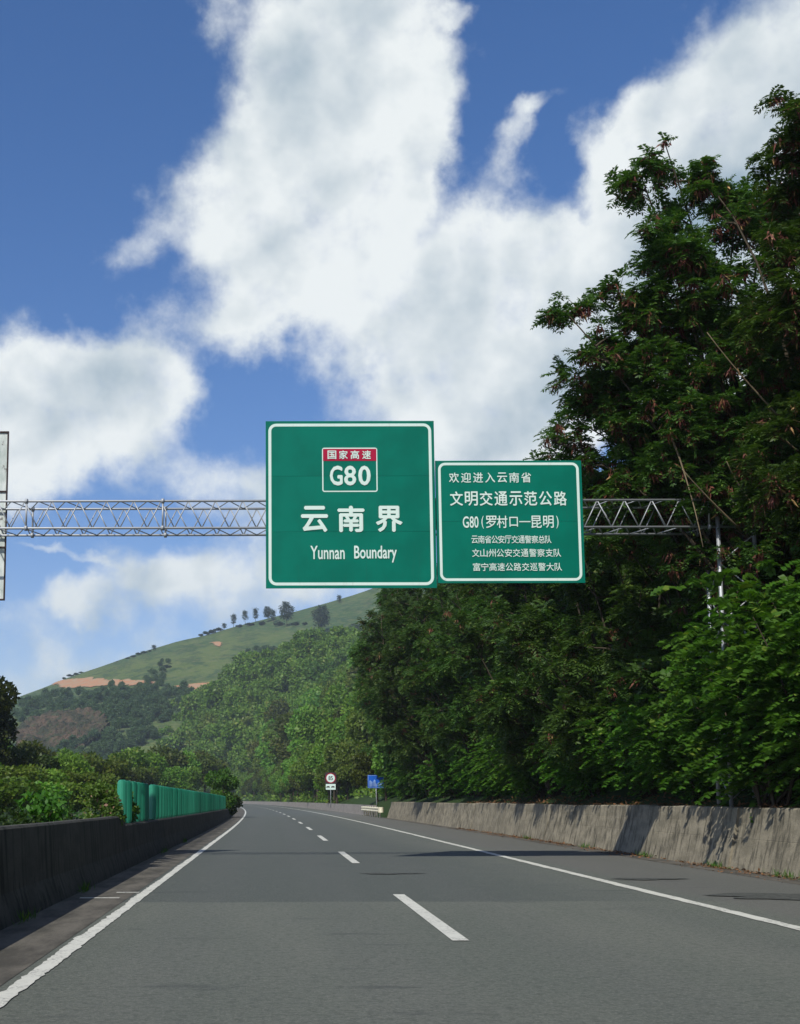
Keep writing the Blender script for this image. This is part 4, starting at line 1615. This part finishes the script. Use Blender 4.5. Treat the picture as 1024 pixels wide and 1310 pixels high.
def big_signs():
    gy = GY - .12
    k = (at(560, 644, gy)[0] - at(340, 644, gy)[0]) / 220.0        # metres per photo pixel on the sign
    kz = (at(449, 540, gy)[2] - at(449, 750, gy)[2]) / 210.0
    # --- large sign
    c = at(448.7, 644.5, gy)
    root = empty('road_sign', c, 'large square green sign reading Yunnan Boundary with a red-topped G80 shield', 'sign', 'green signs on the gantry')
    X = lambda px: (px - 449.0) * k
    Z = lambda py: (644.5 - py) * kz
    w, h = 217.0 * k, 214.0 * kz
    for q in (-1, 0, 1): plate('sign_panel', w, h / 3 - .004, 0, .04, M['sign_green'], root, (0, q * h / 3))
    ring('border', w - 7.0 * k, h - 7 * kz, 10 * k, 3.7 * k, -.004, M['sign_white'], root)
    ring('shield_frame', 71 * k, 57 * kz, 3 * k, 1.5 * k, -.004, M['sign_white'], root, (X(448.5), Z(600.8)))
    m = plate('shield_band', 68.6 * k, 15.5 * kz, -.006, -.001, M['sign_red'], root, (X(448.5), Z(581.6)))

    def put(parent, fx, fz, body, px, py, hgt, bold=.02, wid=None, y=-.010, cjk=True):
        me, ww, hh = text_mesh(body, 1.0, bold)
        s = hgt * kz / hh if hgt else 1
        sx = (wid * k / ww) if wid else s
        me.transform(Matrix.Diagonal((sx, 1, s, 1)))
        me.materials.clear(); me.materials.append(M['sign_white'])
        o = link_mesh('lettering', me, parent, (fx(px), y, fz(py)))
        KIDS[parent.name].append(o)
        return o
    for ch, px in zip('国家高速', (425.7, 440.5, 455.2, 470.2)):
        put(root, X, Z, ch, px, 581.6, 11.0, .018, 11.2)
    put(root, X, Z, 'G', 431.0, 608.4, 25.5, .035, 16.5); put(root, X, Z, '8', 448.8, 608.4, 25.5, .035, 15.5); put(root, X, Z, '0', 467.2, 608.4, 25.5, .035, 16)
    for ch, px in zip('云南界', (402.7, 449.4, 498.1)):
        put(root, X, Z, ch, px, 664, 33.5, .030, 34.5)
    for word, a, b_, y0_, y1_ in (('Yunnan', 397.3, 440.9, 698.0, 715.2), ('Boundary', 452.9, 507.2, 698.0, 719.5)):
        put(root, X, Z, word, (a + b_) / 2, (y0_ + y1_) / 2, y1_ - y0_, .020, b_ - a)
    # --- small sign
    gy2 = GY - .07
    c2 = at(652.5, 667, gy2)
    r2 = empty('road_sign', c2, 'smaller green sign with six lines of white Chinese text, right of the large sign', 'sign', 'green signs on the gantry')
    X2 = lambda px: (px - 652.5) * k
    Z2 = lambda py: (667 - py) * kz
    w2, h2 = 188 * k, 156.5 * kz
    for q in (-.5, .5): plate('sign_panel', w2, h2 / 2 - .004, 0, .04, M['sign_green'], r2, (0, q * h2 / 2))
    ring('border', w2 - 7 * k, h2 - 5.5 * kz, 9 * k, 3.3 * k, -.004, M['sign_white'], r2)
    fx = lambda z: 550 + z / 4.452
    fy = lambda z: 570 + z / 4.452

    def row(txt, x0, x1, yc, hz, wz, bold):
        n = len(txt)
        for i, ch in enumerate(txt):
            xc = x0 + wz / 2 + (x1 - x0 - wz) * i / (n - 1)
            put(r2, X2, Z2, ch, fx(xc), fy(yc), hz / 4.452, bold, wz / 4.452)
    row('欢迎进入云南省', 115, 585, 182, 58, 57, .012)
    row('文明交通示范公路', 118, 785, 302, 82, 74, .016)
    put(r2, X2, Z2, 'G80', fx(233), fy(436), 66 / 4.452, .02, 90 / 4.452)
    put(r2, X2, Z2, '(', fx(301), fy(437), 72 / 4.452, 0, 13 / 4.452)
    for ch, xx in zip('罗村', (350, 412)): put(r2, X2, Z2, ch, fx(xx), fy(435), 70 / 4.452, .012, 60 / 4.452)
    put(r2, X2, Z2, '口', fx(478), fy(435), 56 / 4.452, .012, 48 / 4.452)
    m = MB(); m.box((0, 0, 0), (64 / 4.452 * k, .004, 1.3 * kz)); o = m.build('lettering', M['sign_white'], r2); o.location = (X2(fx(542)), -.008, Z2(fy(434)))
    for ch, xx in zip('昆明', (608, 676)): put(r2, X2, Z2, ch, fx(xx), fy(435), 70 / 4.452, .012, 60 / 4.452)
    put(r2, X2, Z2, ')', fx(727), fy(437), 72 / 4.452, 0, 13 / 4.452)
    row('云南省公安厅交通警察总队', 235, 690, 535, 44, 37, .008)
    row('文山州公安交通警察支队', 237, 742, 611, 45, 42, .008)
    row('富宁高速公路交巡警大队', 240, 745, 690, 45, 42, .008)
    # brackets that carry the panels on the truss
    for rt_, xs, hh, yy in ((root, (-.36, 0, .36), h, .04), (r2, (-.34, .34), h2, .04)):
        for q in xs:
            m = MB(); m.box((q * (w if rt_ is root else w2), yy + .012, 0), (.06, .022, hh * .94)); m.build('mounting_rail', M['steel'], rt_)
    # --- the board for the opposite direction, seen from behind
    gy3 = GY + GD + .07
    P = at(8.0, 660, gy3)
    w3, h3 = 3.5, at(5, 552, gy3)[2] - at(5, 768, gy3)[2]
    zc = (at(5, 552, gy3)[2] + at(5, 768, gy3)[2]) / 2
    r3 = empty('road_sign', (P[0] - w3 / 2, gy3, zc), 'weathered grey-white back of a board facing the opposite lanes, cut by the left edge', 'sign', None)
    nb = 3
    tops = [h3 / 2, h3 / 2 - h3 * .36, h3 / 2 - h3 * .69, -h3 / 2]
    for i in range(3):
        m = MB(); m.box((0, .02, (tops[i] + tops[i + 1]) / 2), (w3, .03, tops[i] - tops[i + 1] - .012)); m.build('back_panel', M['sign_back'], r3)
    m = MB()
    for z in tops:
        m.box((0, .0, min(max(z, -h3 / 2 + .015), h3 / 2 - .015)), (w3 + .02, .05, .03))
    for x in (-w3 / 2, w3 / 2): m.box((x, .0, 0), (.03, .046, h3))
    m.build('frame', M['sign_dark'], r3)
    plate('sign_face', w3, h3, .037, .045, M['sign_green'], r3)


big_signs()


def circle_poly(r, n=28):
    return [(r * math.cos(2 * math.pi * i / n), r * math.sin(2 * math.pi * i / n)) for i in range(n)]


def small_signs():
    # speed limit
    y = 150
    c = at(423.2, 995.6, y); g = rp(y, 7.6)
    base = (c[0], y, .4)
    r_ = empty('speed_sign', base, 'round 85 speed limit sign above a white plate, behind the far parapet', 'sign')
    kx = 150 / 1600.
    zc = c[2] - .4
    m = MB(); m.tube([(0, .06, 0), (0, .06, zc + .5)], .05, 8); m.build('post', M['steel'], r_)
    plate('backing', 15 * kx, 15 * kx, .0, .03, M['sign_dark'], r_, (0, zc), .1)
    m = MB(); m.poly([(x, -.006, z) for x, z in circle_poly(.60)]); o = m.build('rim', M['sign_red'], r_); o.location = (0, 0, zc)
    m = MB(); m.poly([(x, -.012, z) for x, z in circle_poly(.50)]); o = m.build('disc', M['sign_white'], r_); o.location = (0, 0, zc)
    me, w, h = text_mesh('85', 1, .02); me.transform(Matrix.Diagonal((.52 / w, 1, .48 / h, 1))); me.materials.clear(); me.materials.append(M['sign_black'])
    link_mesh('lettering', me, r_, (0, -.02, zc))
    zp = at(423, 1006.7, y)[2] - .4
    plate('lower_plate', 12.4 * kx, 7.4 * kx, .0, .03, M['sign_white'], r_, (0, zp), .04)
    for dx in (-.28, .30):                                         # two small dark vehicle marks
        m = MB(); m.box((0, -.01, 0), (.30, .006, .16)); m.box((-.20, -.01, -.02), (.08, .006, .11))
        for wx in (-.18, .1): m.box((wx, -.01, -.10), (.07, .006, .05))
        o = m.build('symbol', M['sign_dark'], r_); o.location = (dx, 0, zp)
    # blue notice
    y = 106
    c = at(481, 1000, y); kx = y / 1600.
    base = (c[0], y, .9)
    r_ = empty('blue_sign', base, 'small blue rectangular sign with pale symbols on a thin post above the guardrail end', 'sign')
    zc = c[2] - .9
    m = MB(); m.tube([(.07, .06, -.8), (.0, .06, zc + .4)], .035, 8); m.build('post', M['steel'], r_)
    plate('sign_panel', 20.5 * kx, 16.5 * kx, 0, .03, M['sign_blue'], r_, (0, zc), .04)
    ring('border', 19.9 * kx, 15.9 * kx, .05, .035, -.004, M['sign_pale_blue'], r_, (0, zc))
    m = MB()
    W_, H_ = 20.5 * kx, 16.5 * kx
    # pale silhouettes along the lower half: a tall bar, a figure-like wedge and a small vehicle
    q = lambda u, v: ((u - .5) * W_, -.008, (.5 - v) * H_)
    m.poly([q(.10, .45), q(.16, .40), q(.22, .48), q(.30, .52), q(.30, .88), q(.10, .90)][::-1])
    m.poly([q(.34, .50), q(.40, .34), q(.47, .38), q(.50, .62), q(.56, .70), q(.56, .90), q(.34, .88)][::-1])
    m.poly([q(.60, .62), q(.70, .56), q(.82, .58), q(.90, .68), q(.90, .78), q(.80, .76), q(.74, .84), q(.62, .84)][::-1])
    o = m.build('symbol', M['sign_pale_blue'], r_); o.location = (0, 0, zc)


small_signs()


def guardrail():
    s0, s1 = 92.5, 101.5
    P0 = rp(98, 6.55)
    root = empty('guardrail', P0, 'short cream steel guardrail end standing where the concrete wall stops', 'guardrail')
    b = Vector(P0)
    prof = [(0, .42), (-.05, .47), (-.05, .53), (0, .58), (0, .62), (-.05, .67), (-.05, .73), (0, .78)]
    ss = np.linspace(95.2, 110, 12)
    for nm, dz in (('beam', 0), ):
        m = MB()
        rows = [[Vector(rp(s, 6.5 + a, z + dz)) - b for a, z in prof] for s in ss]
        rows2 = [[Vector(rp(s, 6.5 + a + .012, z + dz)) - b for a, z in prof] for s in ss]
        for q in range(len(rows) - 1):
            for c in range(len(prof) - 1):
                m.quad(rows[q][c], rows[q][c + 1], rows[q + 1][c + 1], rows[q + 1][c])
                m.quad(rows2[q][c + 1], rows2[q][c], rows2[q + 1][c], rows2[q + 1][c + 1])
        m.build(nm, M['cream'], root)
    # curled terminal facing the traffic
    m = MB()
    pts = []
    n = 8
    for k in range(n + 1):
        a = math.pi * k / n
        pts.append((6.5 + .22 - .22 * math.cos(a), 95.2 - .30 * math.sin(a)))
    for k in range(n):
        a0 = Vector(rp(pts[k][1], pts[k][0], .40)) - b; a1 = Vector(rp(pts[k + 1][1], pts[k + 1][0], .40)) - b
        u = Vector((0, 0, .40))
        m.quad(a0, a1, a1 + u, a0 + u); m.quad(a1 + Vector((0, .01, 0)), a0 + Vector((0, .01, 0)), a0 + u + Vector((0, .01, 0)), a1 + u + Vector((0, .01, 0)))
    m.build('end_terminal', M['cream'], root)
    for s in (95.6, 97.6, 99.6, 101.6, 103.6, 105.6, 107.6, 109.6):
        m = MB(); p = Vector(rp(s, 6.68)) - b
        m.tube([p, p + Vector((0, 0, .8))], .055, 8); m.box(p + Vector((-.10, 0, .6)), (.10, .14, .2)); m.build('post', M['cream'], root)


guardrail()


# ------------------------------------------------------------------ verge debris
def debris():
    r = np.random.default_rng(55)
    n = 5200
    s = r.uniform(8, 60, n) ; s = 8 + (s - 8) ** 1.0
    o = 7.13 - np.abs(r.normal(0, .11, n)) - (r.random(n) < .15) * r.uniform(0, .6, n)
    dens = (vnoise(s, o * 0, 1.1, 2) + r.normal(0, .35, n)) > -.1
    s, o = s[dens], o[dens]; n = len(s)
    P = rp(s, o, .012 + r.random(n) * .03)
    d = unit(r.normal(0, 1, (n, 3)) * [1, 1, .25]); sd = unit(np.cross(d, [0, 0, 1.0]) + r.normal(0, .3, (n, 3)))
    L = r.uniform(.03, .10, n)
    ob = link_mesh('leaf_litter', leaf_mesh('leaf_litter', rhombs(P, d, sd, L, L * .5), M['litter']))
    tag(ob, 'brown dry leaf litter strewn along the foot of the retaining wall', 'leaf litter', None, 'stuff')
    # litter and roots on top of the wall
    n = 2600
    s = r.uniform(16, 60, n); o = r.uniform(7.45, 8.5, n)
    P = rp(s, o); P[:, 2] = np.maximum(slope_z(s, o), 1.2) + r.random(n) * .06
    d = unit(r.normal(0, 1, (n, 3)) * [1, 1, .35]); sd = unit(np.cross(d, [0, 0, 1.0]) + r.normal(0, .3, (n, 3)))
    L = r.uniform(.05, .16, n)
    ob = link_mesh('leaf_litter', leaf_mesh('leaf_litter', rhombs(P, d, sd, L, L * .45), M['litter']))
    tag(ob, 'dead leaves and stalks lying on the bank just over the wall top', 'leaf litter', None, 'stuff')
    # grass tufts in the wall joint
    B = []
    for c in (22, 25.5, 30.2, 36, 44):
        m_ = 70
        B.append(rp(c + r.normal(0, .35, m_), 7.10 - np.abs(r.normal(0, .05, m_)), .0))
    for c in (14.5, 19.2, 33, 41):
        m_ = 50
        B.append(rp(c + r.normal(0, .3, m_), -4.66 + np.abs(r.normal(0, .04, m_)), .0))
    B = np.concatenate(B); n = len(B)
    d = unit(r.normal(0, .45, (n, 3)) + [0, 0, 1]); sd = unit(np.cross(d, r.normal(0, 1, (n, 3))))
    L = r.uniform(.06, .2, n)
    ob = link_mesh('grass_tufts', leaf_mesh('grass_tufts', rhombs(B, d, sd, L, np.full(n, .012)), M['frond']))
    tag(ob, 'thin grass tufts sprouting at the foot of both walls', 'grass', None, 'stuff')


debris()


def loose_twigs():
    # pale dead stems crossing the dark foliage
    r = np.random.default_rng(8)
    specs = [((873, 600), (950, 680), 24.5), ((905, 425), (1024, 560), 24.0), ((985, 535), (1024, 580), 23.5), ((930, 590), (975, 660), 24.8), ((900, 700), (860, 560), 25)]
    for i, (a, c, d) in enumerate(specs):
        A_ = at(*a, d); B_ = at(*c, d + .6)
        pts = branch_curve(B_, A_, r, .05, 7)
        m = MB(); m.tube([p - A_ for p in pts], np.linspace(.024, .008, 7), 5)
        o = m.build('dead_branch', M['twig'], None, A_)
        tag(o, ['bare stem above the gantry end, upper left of the column', 'long bare stem high at the right edge', 'short bare stem at the right edge', 'bare stem just over the gantry column top',
                'bare upright stem left of the gantry column'][i], 'branch', 'bare stems in the dark foliage')


loose_twigs()


# ------------------------------------------------------------------ air
def haze():
    m = MB(); m.box((0, 600, 107), (2640, 1640, 218))
    mt = bpy.data.materials.new('haze_air'); mt.use_nodes = True
    t = NT(mt.node_tree); t.n.clear()
    v = t.node('ShaderNodeVolumePrincipled'); o = t.node('ShaderNodeOutputMaterial')
    v.inputs['Color'].default_value = (.72, .86, 1.0, 1)
    v.inputs['Density'].default_value = .00018
    t.l.new(v.outputs[0], o.inputs['Volume'])
    ob = m.build('haze', mt)
    tag(ob, 'thin bluish daytime haze over the whole valley', 'haze', None, 'stuff')


haze()
